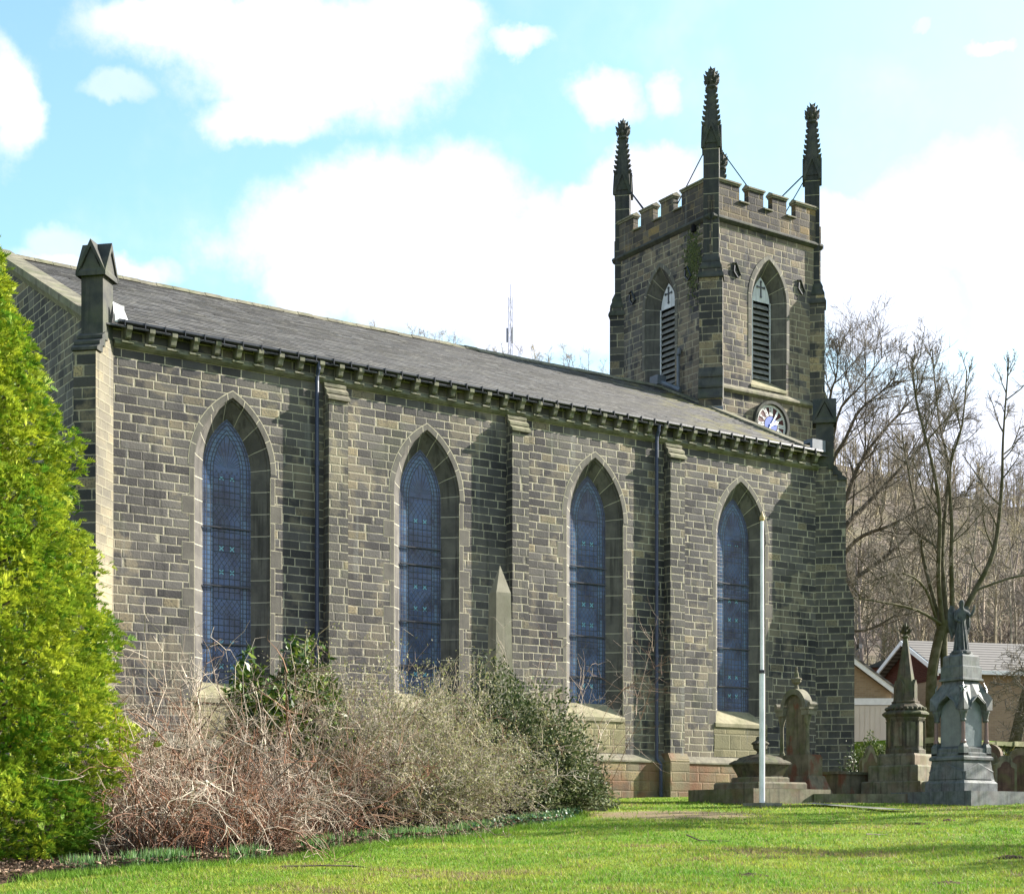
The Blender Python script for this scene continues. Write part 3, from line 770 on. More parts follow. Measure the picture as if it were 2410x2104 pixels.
for nm, mx in faces.items():
    mb = MB(mx); xa_, xb_ = LIM[nm]
    if nm in ('front', 'left'): wall_with_openings(mb, xa_, xb_, 9 if nm == 'left' else 1.5, 20.9, [(0, THW, TR, TSP, TSILL)])
    else: mb.poly([(xa_, 0, 1.5), (xb_, 0, 1.5), (xb_, 0, 20.9), (xa_, 0, 20.9)])
    mb.build('tower_wall', 'tower', CH)
    if nm in ('front', 'left'): belfry(mx, TSILL)
    # cornice, parapet, merlons
    mb = MB(mx); mb.sidep([(0, 21.02), (-.10, 20.97), (-.13, 20.92), (-.13, 20.88), (-.03, 20.80), (0, 20.80)], xa_, xb_); mb.build('cornice', 'black', CH)
    mb = MB(mx); mb.box(xa_ + .03, xb_ - .03, -.045, .16, 20.96, 21.56, 'd')
    par = mb.build('parapet', 'parapet', CH)
    mers = [(xa_ + .22, -1.32), (-.93, -.28), (.11, .74), (1.15, xb_ - .22)]
    for a, b in mers:
        mb = MB(mx); mb.box(a, b, -.046, .159, 21.56, 22.12, 'd'); mer = mb.build('merlon', 'parapet', CH)
        mb = MB(mx)
        mb.sidep([(-.11, 22.10), (-.11, 22.15), (.06, 22.24), (.22, 22.15), (.22, 22.10)][::-1], a - .05, b + .05)
        mb.sidep([(-.075, 22.04), (-.075, 22.10), (.19, 22.10), (.19, 22.04)][::-1], a - .02, b + .02); mb.build('coping', 'cope', mer)
    for a, b in zip([m_[1] for m_ in mers[:-1]], [m_[0] for m_ in mers[1:]]):
        mb = MB(mx); mb.sidep([(-.11, 21.57), (-.11, 21.61), (.06, 21.67), (.22, 21.61), (.22, 21.57)][::-1], a + .002, b - .002); mb.build('crenel_sill', 'cope', par)
    # iron tie plates, S shaped
    for sx_ in (-1.42, 1.42):
        mb = MB(mx); z = 19.38
        mb.tube([(sx_ - .16, -.03, z + .2), (sx_ - .02, -.03, z + .24), (sx_ + .17, -.03, z - .12), (sx_ + .04, -.03, z - .22), (sx_ - .12, -.03, z - .05), (sx_ - .10, -.03, z + .14)], .032, 5)
        mb.build('tie_plate', 'iron', CH)
mb = MB(faces['front']); mb.sidep([(0, 15.72), (-.11, 15.60), (-.11, 15.54), (-.03, 15.47), (0, 15.47)], -2.2, 2.2); mb.build('string_course', 'cope', CH)
mb = MB(); mb.poly([(TX0, TY0, 20.95), (TX1, TY0, 20.95), (TX1, TY1, 20.95), (TX0, TY1, 20.95)]); mb.build('tower_roof', 'lead', CH)


def crockets(mb, z0, z1, h0, h1, nn):
    for k in range(nn):
        t = (k + .4) / nn; z = z0 + (z1 - z0) * t; h = h0 + (h1 - h0) * t; s = .085 - .025 * t
        for ax, ay in ((1, 1), (1, -1), (-1, 1), (-1, -1)):
            c = Vector((ax * (h + s * .35), ay * (h + s * .35), z)); o = Vector((ax, ay, 0)).normalized()
            tip = c + o * s * 1.1 + Vector((0, 0, s * .9)); a = Vector((-o.y, o.x, 0)) * s * .75
            B = [c - o * s * .8 - Vector((0, 0, s)), c + a + Vector((0, 0, -s * .2)), c - o * s * .8 + Vector((0, 0, s * 1.1)), c - a + Vector((0, 0, -s * .2))]
            for i in range(4): mb.poly([tuple(B[(i + 1) % 4]), tuple(B[i]), tuple(tip)])


def tower_corner(corner, o, stages, wmid, front=False):
    o = Vector((o[0], o[1], 0)).normalized(); mx = frame((corner[0], corner[1], 0), -o)
    mb = MB(mx); mb.sidep([(.5, 19.2)] + [(-p, z) for p, z in stages] + [(.5, stages[-1][1])], -wmid, wmid)
    pier = mb.build('tower_pier', 'pier', CH)
    mb = MB(mx)                                                       # sloped weatherings between mid stage and pinnacle shaft
    for k, (h, z) in enumerate(((wmid + .045, 18.93), (wmid - .02, 19.22), (wmid - .08, 19.45))):
        mb.rings([[(-h, -.17 + .055 * k, z), (h, -.17 + .055 * k, z), (h, .5, z), (-h, .5, z)], [(-h, -.17 + .055 * k, z + .06), (h, -.17 + .055 * k, z + .06), (h, .5, z + .06), (-h, .5, z + .06)],
                  [(-h + .075, -.09 + .055 * k, z + .26), (h - .075, -.09 + .055 * k, z + .26), (h - .075, .5, z + .26), (-h + .075, .5, z + .26)]])
    mb.build('weathering', 'black', pier)
    if front:
        mb = MB(mx)
        for k in range(3):
            z = 16.15 - .36 * k; y = -.12 - .09 * k
            mb.sidep([(.3, z), (y, z), (y - .14, z - .32), (y - .14, z - .38), (.3, z - .38)], -wmid - .015 - .002 * k, wmid + .015 + .002 * k)
        mb.build('base_weathering', 'black', pier)
    c = .29; mp = mx @ Matrix.Translation((0, c, 0))
    mb = MB(mp); mb.box(-.245, .245, -.245, .245, 19.5, 23.3, 'd'); pn = mb.build('pinnacle', 'blackj', CH)
    mb = MB(mp); mb.square([(.25, 23.28), (.25, 23.5), (.115, 25.02)]); crockets(mb, 23.75, 24.98, .225, .122, 7); mb.build('spirelet', 'black', pn)
    for q in range(4):
        m_ = MB(mp @ Matrix.Rotation(q * pi / 2, 4, 'Z'))
        m_.prism([(-.24, 23.22), (.24, 23.22), (0, 23.76)], -.272, -.2)
        for s in (-1, 1):
            pr = [(0, 23.88), (s * .295, 23.20), (s * .295, 23.06), (s * .25, 23.06), (0, 23.74)]
            m_.prism(pr if s < 0 else pr[::-1], -.315 - .001 * (s + 1), -.19)
        m_.build('gablet', 'black', pn)
    mb = MB(mp @ Matrix.Diagonal((1.28, 1.28, 1, 1))); mb.ngon([(.10, 24.98), (.155, 25.03), (.155, 25.08), (.10, 25.12), (.12, 25.2), (.17, 25.32), (.14, 25.42), (.10, 25.5), (.05, 25.6)], 8)
    for ring, (zc, rr, sz, nn, rot) in enumerate(((25.20, .14, .085, 8, 0), (25.36, .155, .085, 8, .39), (25.50, .105, .085, 6, .1), (25.60, .03, .09, 3, .2))):
        for k in range(nn):
            a = rot + 2 * pi * k / nn; dd = Vector((cos(a), sin(a), 0)); cc = dd * rr + Vector((0, 0, zc)); tv = Vector((-dd.y, dd.x, 0)) * sz * .55
            tip = cc + dd * sz * .7 + Vector((0, 0, sz * 1.25)); lo = cc - Vector((0, 0, sz)); inn = cc - dd * sz * .6 + Vector((0, 0, sz * .4)); outp = cc + dd * sz * .55
            for tri in ((lo, cc + tv, outp), (lo, outp, cc - tv), (outp, cc + tv, tip), (outp, tip, cc - tv), (tip, cc + tv, inn), (tip, inn, cc - tv)): mb.poly([tuple(p) for p in tri])
    mb.build('finial', 'black', pn)
    return mp
TC = {'fl': ((TX0, TY0), (-1, -1), [(.12, 19.2), (.12, 16.2), (.38, 15.1), (.38, 10)], True),
      'fr': ((TX1, TY0), (1, -1), [(.12, 19.2), (.12, 16.05), (.42, 15.25), (.42, 10.97), (.9, 9.85), (.9, 1.5)], False),
      'bl': ((TX0, TY1), (-1, 1), [(.12, 19.2), (.12, 16.05), (.42, 15.25), (.42, 11), (.9, 9.9), (.9, 1.5)], False),
      'br': ((TX1, TY1), (1, 1), [(.12, 19.2), (.12, 16.05), (.42, 15.25), (.42, 11), (.9, 9.9), (.9, 1.5)], False)}
PIN = {}
for k, (c, o, st, fr) in TC.items(): PIN[k] = tower_corner(c, o, st, .365, fr).translation.copy()
# outward slip of the wider offset on the right-hand pier is part of its stages; stay rods from the pinnacles to the parapet
def rod(a, za, b):
    A = Vector((PIN[a].x, PIN[a].y, za)); mb = MB(); mb.tube([tuple(A), tuple(b)], .024, 4); mb.build('stay_rod', 'iron', CH)
rod('fl', 23.5, (TX0 + .15, 40.1, 21.6)); rod('fl', 23.5, (36.0, TY0 + .2, 21.75)); rod('bl', 23.6, (TX0 + .15, 41.0, 21.6)); rod('bl', 23.6, (36.2, TY1 - .2, 21.7))
rod('fr', 23.6, (36.1, TY0 + .15, 21.6)); rod('fr', 23.6, (TX1 - .15, 40.4, 21.7)); 
# lead gutter, cast pipe and flashing where the roof meets the tower
mb = MB()
mb.tube([(33.48, 39.45, 15.75), (33.48, 39.45, 16.9), (33.56, 39.45, 17.0)], .055, 8); mb.tube([(33.48, 39.4, 16.85), (33.48, 39.4, 17.05)], .07, 8)
mb.tube([(33.40, 40.3, 16.18), (33.40, 39.25, 15.66)], .075, 8); mb.build('waste_pipe', 'lead', CH)
mb = MB(); mb.box(33.2, 33.56, 40.15, 40.55, 16.05, 16.35); mb.build('flashing', 'lead', CH)
mb = MB(frame((TX0, TY0, 0), (1, 1, 0))); mb.box(-.40, .40, -.45, -.34, 14.3, 14.78); mb.build('flashing', 'lead', CH)
mb = MB(); mb.tube([(33.57, 38.77, 20.62), (33.57, 38.77, 20.85)], .09, 6); mb.build('spout_hole', 'void', CH)
g = np.random.default_rng(70); N = 800; C = np.stack([TX0 - .012 - .02 * g.uniform(size=N), 38.85 + g.normal(size=N) * .20, 19.75 + g.normal(size=N) * .50], 1)
A = unit(rnd_dir(g, N) * np.array([.15, 1, 1])) * .035; B = unit(np.cross(A, np.array([1.0, 0, 0]) + rnd_dir(g, N) * .3)) * .028; V, F = leaves(C, A, B); npmesh('moss_patch', V, F, 'leaf', CH, np.repeat(np.array([(.07, .085, .03), (.10, .12, .035)])[g.integers(0, 2, N)], 4, 0))  # green moss and algae on the tower face, built from leaf shapes
# clock: skeleton dial
mx = faces['front'] @ Matrix.Translation((.04, 0, 14.66)); 
def annulus(mb, r0, r1, y, k=48, y2=None):
    for i in range(k):
        a, b = 2 * pi * i / k, 2 * pi * (i + 1) / k
        mb.poly([(r0 * sin(b), y, r0 * cos(b)), (r0 * sin(a), y, r0 * cos(a)), (r1 * sin(a), y, r1 * cos(a)), (r1 * sin(b), y, r1 * cos(b))][::-1])
        if y2 is not None: mb.poly([(r1 * sin(a), y, r1 * cos(a)), (r1 * sin(a), y2, r1 * cos(a)), (r1 * sin(b), y2, r1 * cos(b)), (r1 * sin(b), y, r1 * cos(b))]); mb.poly([(r0 * sin(a), y, r0 * cos(a)), (r0 * sin(a), y2, r0 * cos(a)), (r0 * sin(b), y2, r0 * cos(b)), (r0 * sin(b), y, r0 * cos(b))][::-1])
mb = MB(mx); annulus(mb, .66, .76, -.14, 48, 0.0); clock = mb.build('clock', 'black', CH)
mb = MB(mx); annulus(mb, .25, .67, -.045); mb.build('dial', 'maroon', clock)
mb = MB(mx); annulus(mb, .572, .645, -.052); mb.build('minute_ring', 'white', clock)
mb = MB(mx); annulus(mb, 0, .275, -.056); mb.build('dial_centre', 'clockblue', clock)
mb = MB(mx)
for k in range(60):
    a = 2 * pi * k / 60; da = .013
    mb.poly([(r * sin(t), -.058, r * cos(t)) for r, t in ((.585, a + da), (.585, a - da), (.625, a - da), (.625, a + da))][::-1])
mb.build('minute_marks', 'maroon', clock)
mb = MB(mx)
def stroke(a, r0, o0, r1, o1, w):
    pts = []
    for r, o, s in ((r0, o0, -1), (r0, o0, 1), (r1, o1, 1), (r1, o1, -1)):
        x_, z_ = o + s * w / 2, r; pts.append((x_ * cos(a) + z_ * sin(a), -.058, -x_ * sin(a) + z_ * cos(a)))
    mb.poly(pts)
ROM = ['XII', 'I', 'II', 'III', 'IIII', 'V', 'VI', 'VII', 'VIII', 'IX', 'X', 'XI']
for h, tx in enumerate(ROM):
    a = 2 * pi * h / 12; wd = {'I': .045, 'V': .085, 'X': .085}; tot = sum(wd[c] for c in tx); x = -tot / 2
    for c in tx:
        xc = x + wd[c] / 2
        if c == 'I': stroke(a, .30, xc, .56, xc, .028)
        elif c == 'V': stroke(a, .30, xc, .56, xc - .035, .03); stroke(a, .30, xc, .56, xc + .035, .018)
        else: stroke(a, .30, xc - .033, .56, xc + .033, .018); stroke(a, .30, xc + .033, .56, xc - .033, .03)
        x += wd[c]
mb.build('numerals', 'white', clock)
mb = MB(mx)
for ang, L0, L1, w in ((radians(33), -.2, .58, .05), (radians(68), -.05, .36, .085)):
    pts = [(-w * .5, L0), (w * .5, L0), (w * .5, L1 * .55), (w * .9, L1 * .7), (0, L1), (-w * .9, L1 * .7), (-w * .5, L1 * .55)]
    mb.poly([(x * cos(ang) + z * sin(ang), -.075 - .01 * w, -x * sin(ang) + z * cos(ang)) for x, z in pts])
mb.build('clock_hands', 'white', clock)
# floodlight bracketed on the corner buttress
mb = MB(frame((34.2, 32.35, 0), (0, 1, 0))); mb.box(.0, .14, -.05, .05, 6.80, 6.92); mb.tube([(-.06, 0, 6.75), (.05, 0, 6.82)], .02, 5); fl = mb.build('floodlight', 'iron', CH)
mb = MB(frame((34.2, 32.35, 0), (0, 1, 0))); mb.box(.141, .148, -.04, .04, 6.81, 6.91); mb.build('lens', 'white', fl)
# ------------------------------------------------------------------ graveyard monuments
def dressed(name, label, cat, x, y, group=None, z=None):
    return thing(name, label, cat, (x, y, ground(x, y) if z is None else z), group)
def local(t, ang=0.0): return Matrix.Translation(t.location) @ Matrix.Rotation(ang, 4, 'Z')

# flagpole
t = dressed('flagpole', 'tall white two stage flagpole with gilt top standing on the lawn edge', 'flagpole', 25.8, 27.4)
mb = MB(local(t)); mb.ngon([(.068, -.1), (.066, 3.12), (.05, 3.16)], 12); mb.build('lower_pole', 'polepaint', t, True)
mb = MB(local(t)); mb.ngon([(.047, 3.05), (.04, 6.62)], 10); mb.build('upper_pole', 'polepaint', t, True)
mb = MB(local(t)); mb.ngon([(.075, 3.08), (.075, 3.16)], 12); mb.build('collar', 'iron', t)
mb = MB(local(t)); mb.ngon([(.02, 6.60), (.06, 6.66), (.06, 6.72), (.03, 6.78), (.01, 6.86)], 8); mb.build('finial', 'gold', t)
mb = MB(local(t)); mb.box(-.32, .36, -.3, .3, -.1, .07); mb.build('base_slab', 'path', t)
mb = MB(local(t)); mb.tube([(.075, -.02, 6.4), (.085, -.03, 1.2)], .006, 4); mb.build('halyard', 'twig', t)

# kerbed tomb with an urn-topped sarcophagus
t = dressed('urn_tomb', 'dark mossy sarcophagus tomb topped by a squat urn behind the flagpole', 'tomb', 26.9, 28.7)
L_ = local(t)
mb = MB(Matrix.Translation((26.0, 27.9, ground(26.4, 28.4)))); mb.box(0, 2.55, 0, 2.35, -.5, .36); mb.build('kerb', 'tomb', t)
mb = MB(L_); mb.square([(.80, .34), (.80, .46), (.77, .50)], .25, .2); mb.square([(.50, .50), (.50, .60), (.47, .63)], .25, .2); mb.build('step', 'tomb', t)
mb = MB(L_); mb.square([(.39, .63), (.39, .66), (.50, .94)], .25, .2); mb.build('sarcophagus', 'spirest', t)
mb = MB(L_); mb.square([(.535, .94), (.535, .98), (.51, 1.0), (.44, 1.05), (.41, 1.05), (.36, 1.11), (.28, 1.145), (.26, 1.145), (.16, 1.19)], .25, .2); mb.build('lid', 'spirest', t)
mb = MB(L_); mb.ngon([(.13, 1.18), (.085, 1.22), (.08, 1.26), (.17, 1.33), (.18, 1.41), (.18, 1.43), (.22, 1.44), (.22, 1.47), (.12, 1.53), (.095, 1.57), (.11, 1.585), (.08, 1.63)], 14, .25, .2); mb.build('urn', 'spirest', t, True)

# round-arched tablet monument with columns, facing west (-X)
t = dressed('arched_monument', 'round arched tablet monument with side columns and an urn against the corner buttress', 'monument', 28.9, 29.3)
mx = frame((28.75, 29.3, ground(28.9, 29.3)), (1, 0, 0)) @ Matrix.Diagonal((.80, .68, .97, 1))
mb = MB(mx); mb.rings([[(-1.0, -.45, -.5), (1.05, -.45, -.5), (1.05, .7, -.5), (-1.0, .7, -.5)], [(-1.0, -.45, .12), (1.05, -.45, .12), (1.05, .7, .12), (-1.0, .7, .12)], [(-.78, -.25, .62), (.78, -.25, .62), (.78, .55, .62), (-.78, .55, .62)]]); mb.build('sloped_base', 'tombred', t)
mb = MB(mx); mb.box(-.74, .74, -.22, .5, .62, 1.12, 'd'); mb.box(-.70, .70, -.19, .47, 1.12, 1.17, 'd'); mb.build('pedestal', 'tombred', t)
mb = MB(mx); A = arch(.42, .0001, 2.40, 1.17, 0, 10); A = [(-.42, 1.17)] + [(.42 * -cos(pi * i / 20), 2.32 + .42 * sin(pi * i / 20)) for i in range(21)] + [(.42, 1.17)]
mb.prism(A[::-1], -.02, .20); mb.build('tablet', 'tombred', t)
mb = MB(mx)
for i in range(20):
    a, b = pi * i / 20, pi * (i + 1) / 20; q = []
    for r, y in ((.43, -.16), (.58, -.16), (.58, .22), (.43, .22)): q.append(((-r * cos(a), y, 2.32 + r * sin(a)), (-r * cos(b), y, 2.32 + r * sin(b))))
    for (p0, p1), (q0, q1) in zip(q, q[1:] + q[:1]): mb.poly([p0, p1, q1, q0][::-1])
mb.box(-.74, -.40, -.2, .22, 2.20, 2.34); mb.box(.40, .74, -.2, .22, 2.20, 2.34); mb.box(-.78, -.38, -.23, .24, 2.34, 2.40); mb.box(.38, .78, -.23, .24, 2.34, 2.40); mb.tube([(-.74, -.2, 2.46), (-.74, .2, 2.46)], .07, 8); mb.tube([(.74, -.2, 2.46), (.74, .2, 2.46)], .07, 8); mb.build('arch_hood', 'cope', t)
for s in (-1, 1):
    mb = MB(mx); mb.ngon([(.09, 1.17), (.09, 1.22), (.065, 1.27), (.058, 1.92), (.07, 1.94), (.12, 2.10), (.13, 2.20)], 10, s * .57, -.06); mb.build('column', 'tomb', t, True)
mb = MB(mx); mb.ngon([(.10, 2.88), (.07, 2.96), (.06, 3.0), (.16, 3.07), (.17, 3.12), (.19, 3.13), (.19, 3.16), (.09, 3.2), (.07, 3.3), (.03, 3.4), (.045, 3.44), (.02, 3.48)], 12, 0, .03); mb.build('urn', 'tomb', t, True)

# hexagonal spire monument
t = dressed('spire_monument', 'dark green stone spire monument with leafy finial on a stepped octagonal base', 'monument', 31.45, 28.1)
L_ = local(t, .26) @ Matrix.Diagonal((.84, .84, 1, 1))
mb = MB(L_); mb.square([(.98, -.6), (.98, .42), (.94, .45)]); mb.square([(.82, .45), (.82, .82), (.78, .86)]); mb.square([(.62, .86), (.62, 1.10), (.57, 1.16)]); mb.build('stepped_base', 'tomb', t)
mb = MB(L_); mb.ngon([(.60, 1.16), (.60, 1.26), (.545, 1.30), (.545, 2.02)], 8, 0, 0, pi / 8); mb.build('octagonal_drum', 'spirest', t)
for k in range(8):
    m_ = MB(L_ @ Matrix.Rotation(k * pi / 4, 4, 'Z')); m_.box(-.13, .13, -.512, -.45, 1.36, 1.96); m_.build('panel', 'tomb', t)
    m_ = MB(L_ @ Matrix.Rotation(k * pi / 4 + pi / 8, 4, 'Z')); m_.ngon([(.045, 1.28), (.035, 1.34), (.035, 1.94), (.055, 2.0)], 6, 0, -.55); m_.build('shaft', 'spirest', t)
mb = MB(L_); mb.ngon([(.56, 2.0), (.60, 2.06), (.60, 2.09), (.70, 2.16), (.70, 2.20), (.62, 2.25), (.58, 2.26), (.56, 2.36), (.40, 2.46), (.42, 2.47), (.42, 2.50), (.36, 2.52)], 8, 0, 0, pi / 8); mb.build('cornice', 'spirest', t)
mb = MB(L_)
for k in range(24):
    a = 2 * pi * k / 24; c = Vector((cos(a) * .575, sin(a) * .575, 2.31)); mb.mx = L_ @ Matrix.Translation(c); mb.ngon([(.0, -.05), (.05, -.02), (.05, .02), (.0, .05)], 6)
mb.build('leaf_band', 'spirest', t)
mb = MB(L_); mb.ngon([(.37, 2.50), (.35, 2.62), (.065, 4.12), (.11, 4.15), (.11, 4.18), (.05, 4.2), (.045, 4.26)], 8, 0, 0, pi / 8); mb.build('spire', 'spirest', t)
for k in range(4):
    m_ = MB(L_ @ Matrix.Rotation(k * pi / 2, 4, 'Z')); m_.prism([(-.10, 2.5), (.10, 2.5), (.10, 2.92), (0, 3.06), (-.10, 2.92)], -.345, -.2); m_.build('niche', 'spirest', t)
mb = MB(L_)
for k in range(6):
    a = 2 * pi * k / 6; d_ = Vector((cos(a), sin(a), 0)); tv = Vector((-d_.y, d_.x, 0))
    for zc, l, w in ((4.24, .24, .075), (4.34, .15, .06)):
        p0 = Vector((0, 0, zc - .03)); p1 = d_ * l * .6 + Vector((0, 0, zc + .03)); p2 = d_ * l + Vector((0, 0, zc + .14))
        for s in (1, -1): mb.poly([tuple(p) for p in ((p0, p1 + tv * w, p2, p1 - tv * w) if s > 0 else (p0 + Vector((0, 0, .05)), p1 - tv * w, p2, p1 + tv * w))])
mb.ngon([(.04, 4.2), (.06, 4.34), (.05, 4.44), (.015, 4.54)], 6); mb.build('leaf_finial', 'spirest', t)

# angel monument in grey granite
AX, AY = 30.6, 25.6
t = dressed('angel_monument', 'grey granite gabled monument with twin arched panels carrying a winged angel', 'monument', AX, AY)
L_ = local(t) @ Matrix.Diagonal((.735, .735, .96, 1)); GZ0 = t.location.z
mb = MB(L_); mb.square([(.93, .10), (.93, .20), (.86, .22)]); mb.square([(.81, .22), (.81, .50), (.77, .54)]); mb.build('plinth', 'granite', t)
mb = MB(L_); mb.square([(.76, .54), (.73, .60), (.66, 1.06), (.72, 1.08), (.72, 1.14), (.69, 1.17)]); mb.build('battered_base', 'granite', t)
for q in range(4):
    m_ = MB(L_ @ Matrix.Rotation(q * pi / 2, 4, 'Z'))
    for s in (1, -1):
        pr = [(-.69, -.782, .80), (0, -.752, 1.0), (.69, -.782, .80)]
    m_.poly([(-.70, -.764, .60), (.70, -.764, .60), (.66, -.745, .78), (.0, -.715, .98), (-.66, -.745, .78)])
    m_.tube([(-.68, -.735, .78), (0, -.69, .985), (.68, -.735, .78)], .022, 5); m_.build('base_gable', 'granite', t)
mb = MB(L_); mb.square([(.67, 1.17), (.67, 1.24), (.63, 1.27), (.63, 1.36), (.47, 1.42)]); mb.square([(.46, 1.40), (.46, 2.62)]); mb.build('shaft_block', 'granite', t)
for q in range(4):
    m_ = MB(L_ @ Matrix.Rotation(q * pi / 2, 4, 'Z')); m_.box(-.67, -.44, -.67, -.44, 1.2, 1.40); m_.rings([[(-.67, -.67, 1.40), (-.44, -.67, 1.40), (-.44, -.44, 1.40), (-.67, -.44, 1.40)], [(-.56, -.56, 1.58), (-.52, -.56, 1.58), (-.52, -.52, 1.58), (-.56, -.52, 1.58)]]); m_.build('corner_block', 'granite', t)
    m_ = MB(L_ @ Matrix.Rotation(q * pi / 2, 4, 'Z')); m_.ngon([(.09, 1.50), (.09, 1.55), (.065, 1.58), (.056, 2.02)], 10, -.56, -.56); m_.build('column', 'pink', t, True)
    m_ = MB(L_ @ Matrix.Rotation(q * pi / 2, 4, 'Z')); m_.ngon([(.075, 2.02), (.10, 2.06), (.085, 2.1), (.12, 2.22), (.15, 2.27), (.15, 2.32)], 10, -.54, -.54); m_.build('capital', 'granite', t, True)
    m_ = MB(L_ @ Matrix.Rotation(q * pi / 2, 4, 'Z')); A = [(-.42, 1.42), (.42, 1.42)] + [(.42, 2.28), (.33, 2.44), (0, 2.62), (-.33, 2.44), (-.42, 2.28)]
    m_.prism(A, -.49, -.40); m_.build('arched_panel', 'granpanel', t)
    m_ = MB(L_ @ Matrix.Rotation(q * pi / 2, 4, 'Z'))
    out = [(-.70, 2.32), (-.40, 2.32), (-.33, 2.46), (0, 2.66), (.33, 2.46), (.40, 2.32), (.70, 2.32), (.70, 2.62), (.33, 3.12), (-.33, 3.12), (-.70, 2.62)]
    tri = [[0, 1, 2, 9, 10], [2, 3, 8, 9], [3, 4, 8], [4, 5, 6, 7, 8]]
    tri = [[(-.70, 2.32), (-.40, 2.32), (-.33, 2.46), (-.33, 3.12), (-.70, 2.62)], [(-.33, 2.46), (0, 2.66), (0, 3.12), (-.33, 3.12)], [(0, 2.66), (.33, 2.46), (.33, 3.12), (0, 3.12)], [(.33, 2.46), (.40, 2.32), (.70, 2.32), (.70, 2.62), (.33, 3.12)]]
    yo = lambda z: -.70 + max(0, z - 2.62) * .72
    for f in tri:
        m_.poly([(x, yo(z), z) for x, z in f])
    edge = [(-.40, 2.32), (-.33, 2.46), (0, 2.66), (.33, 2.46), (.40, 2.32)]
    for (xa, za), (xb, zb) in zip(edge[:-1], edge[1:]): m_.poly([(xa, yo(za), za), (xa, -.42, za), (xb, -.42, zb), (xb, yo(zb), zb)])
    m_.poly([(-.70, -.70, 2.32), (-.70, -.42, 2.32), (-.40, -.42, 2.32), (-.40, -.70, 2.32)]); m_.poly([(.40, -.70, 2.32), (.40, -.42, 2.32), (.70, -.42, 2.32), (.70, -.70, 2.32)])
    m_.tube([(-.40, -.715, 2.34), (-.33, -.715, 2.49), (0, -.69, 2.69), (.33, -.715, 2.49), (.40, -.715, 2.34)], .022, 5)
    m_.build('gable_hood', 'granite', t)
    m_ = MB(L_ @ Matrix.Rotation(q * pi / 2, 4, 'Z')); c = Vector((-.545, -.545, 2.86)); pts = []
    for i in range(10):
        rr = .16 if i % 2 == 0 else .065; a = pi / 2 + i * pi / 5; e = Vector((1, -1, 0)).normalized() * cos(a) * rr + Vector((.25, .25, 1)).normalized() * sin(a) * rr; pts.append(c + e)
    apex = c + Vector((-1, -1, .35)).normalized() * .05
    for i in range(10): m_.poly([tuple(pts[(i + 1) % 10]), tuple(pts[i]), tuple(apex)]); 
    m_.build('corner_star', 'granpanel', t)
mb = MB(L_); mb.square([(.50, 3.06), (.50, 3.10), (.46, 3.12), (.46, 3.40), (.43, 3.42), (.41, 3.42), (.41, 3.66), (.36, 3.70)]); mb.square([(.27, 3.70), (.25, 3.78)]); mb.build('upper_pedestal', 'granite', t)
mb = MB(Matrix.Translation((29.75, 24.6, ground(29.8, 25.0)))); mb.box(0, 2.3, 0, 2.45, -.6, .34); mb.build('kerb', 'granite', t)
mb = MB(Matrix.Translation((32.1, 24.55, ground(32, 24.6)))); mb.box(0, 2.6, 0, .35, -.6, .31); mb.build('kerb', 'granite', t)

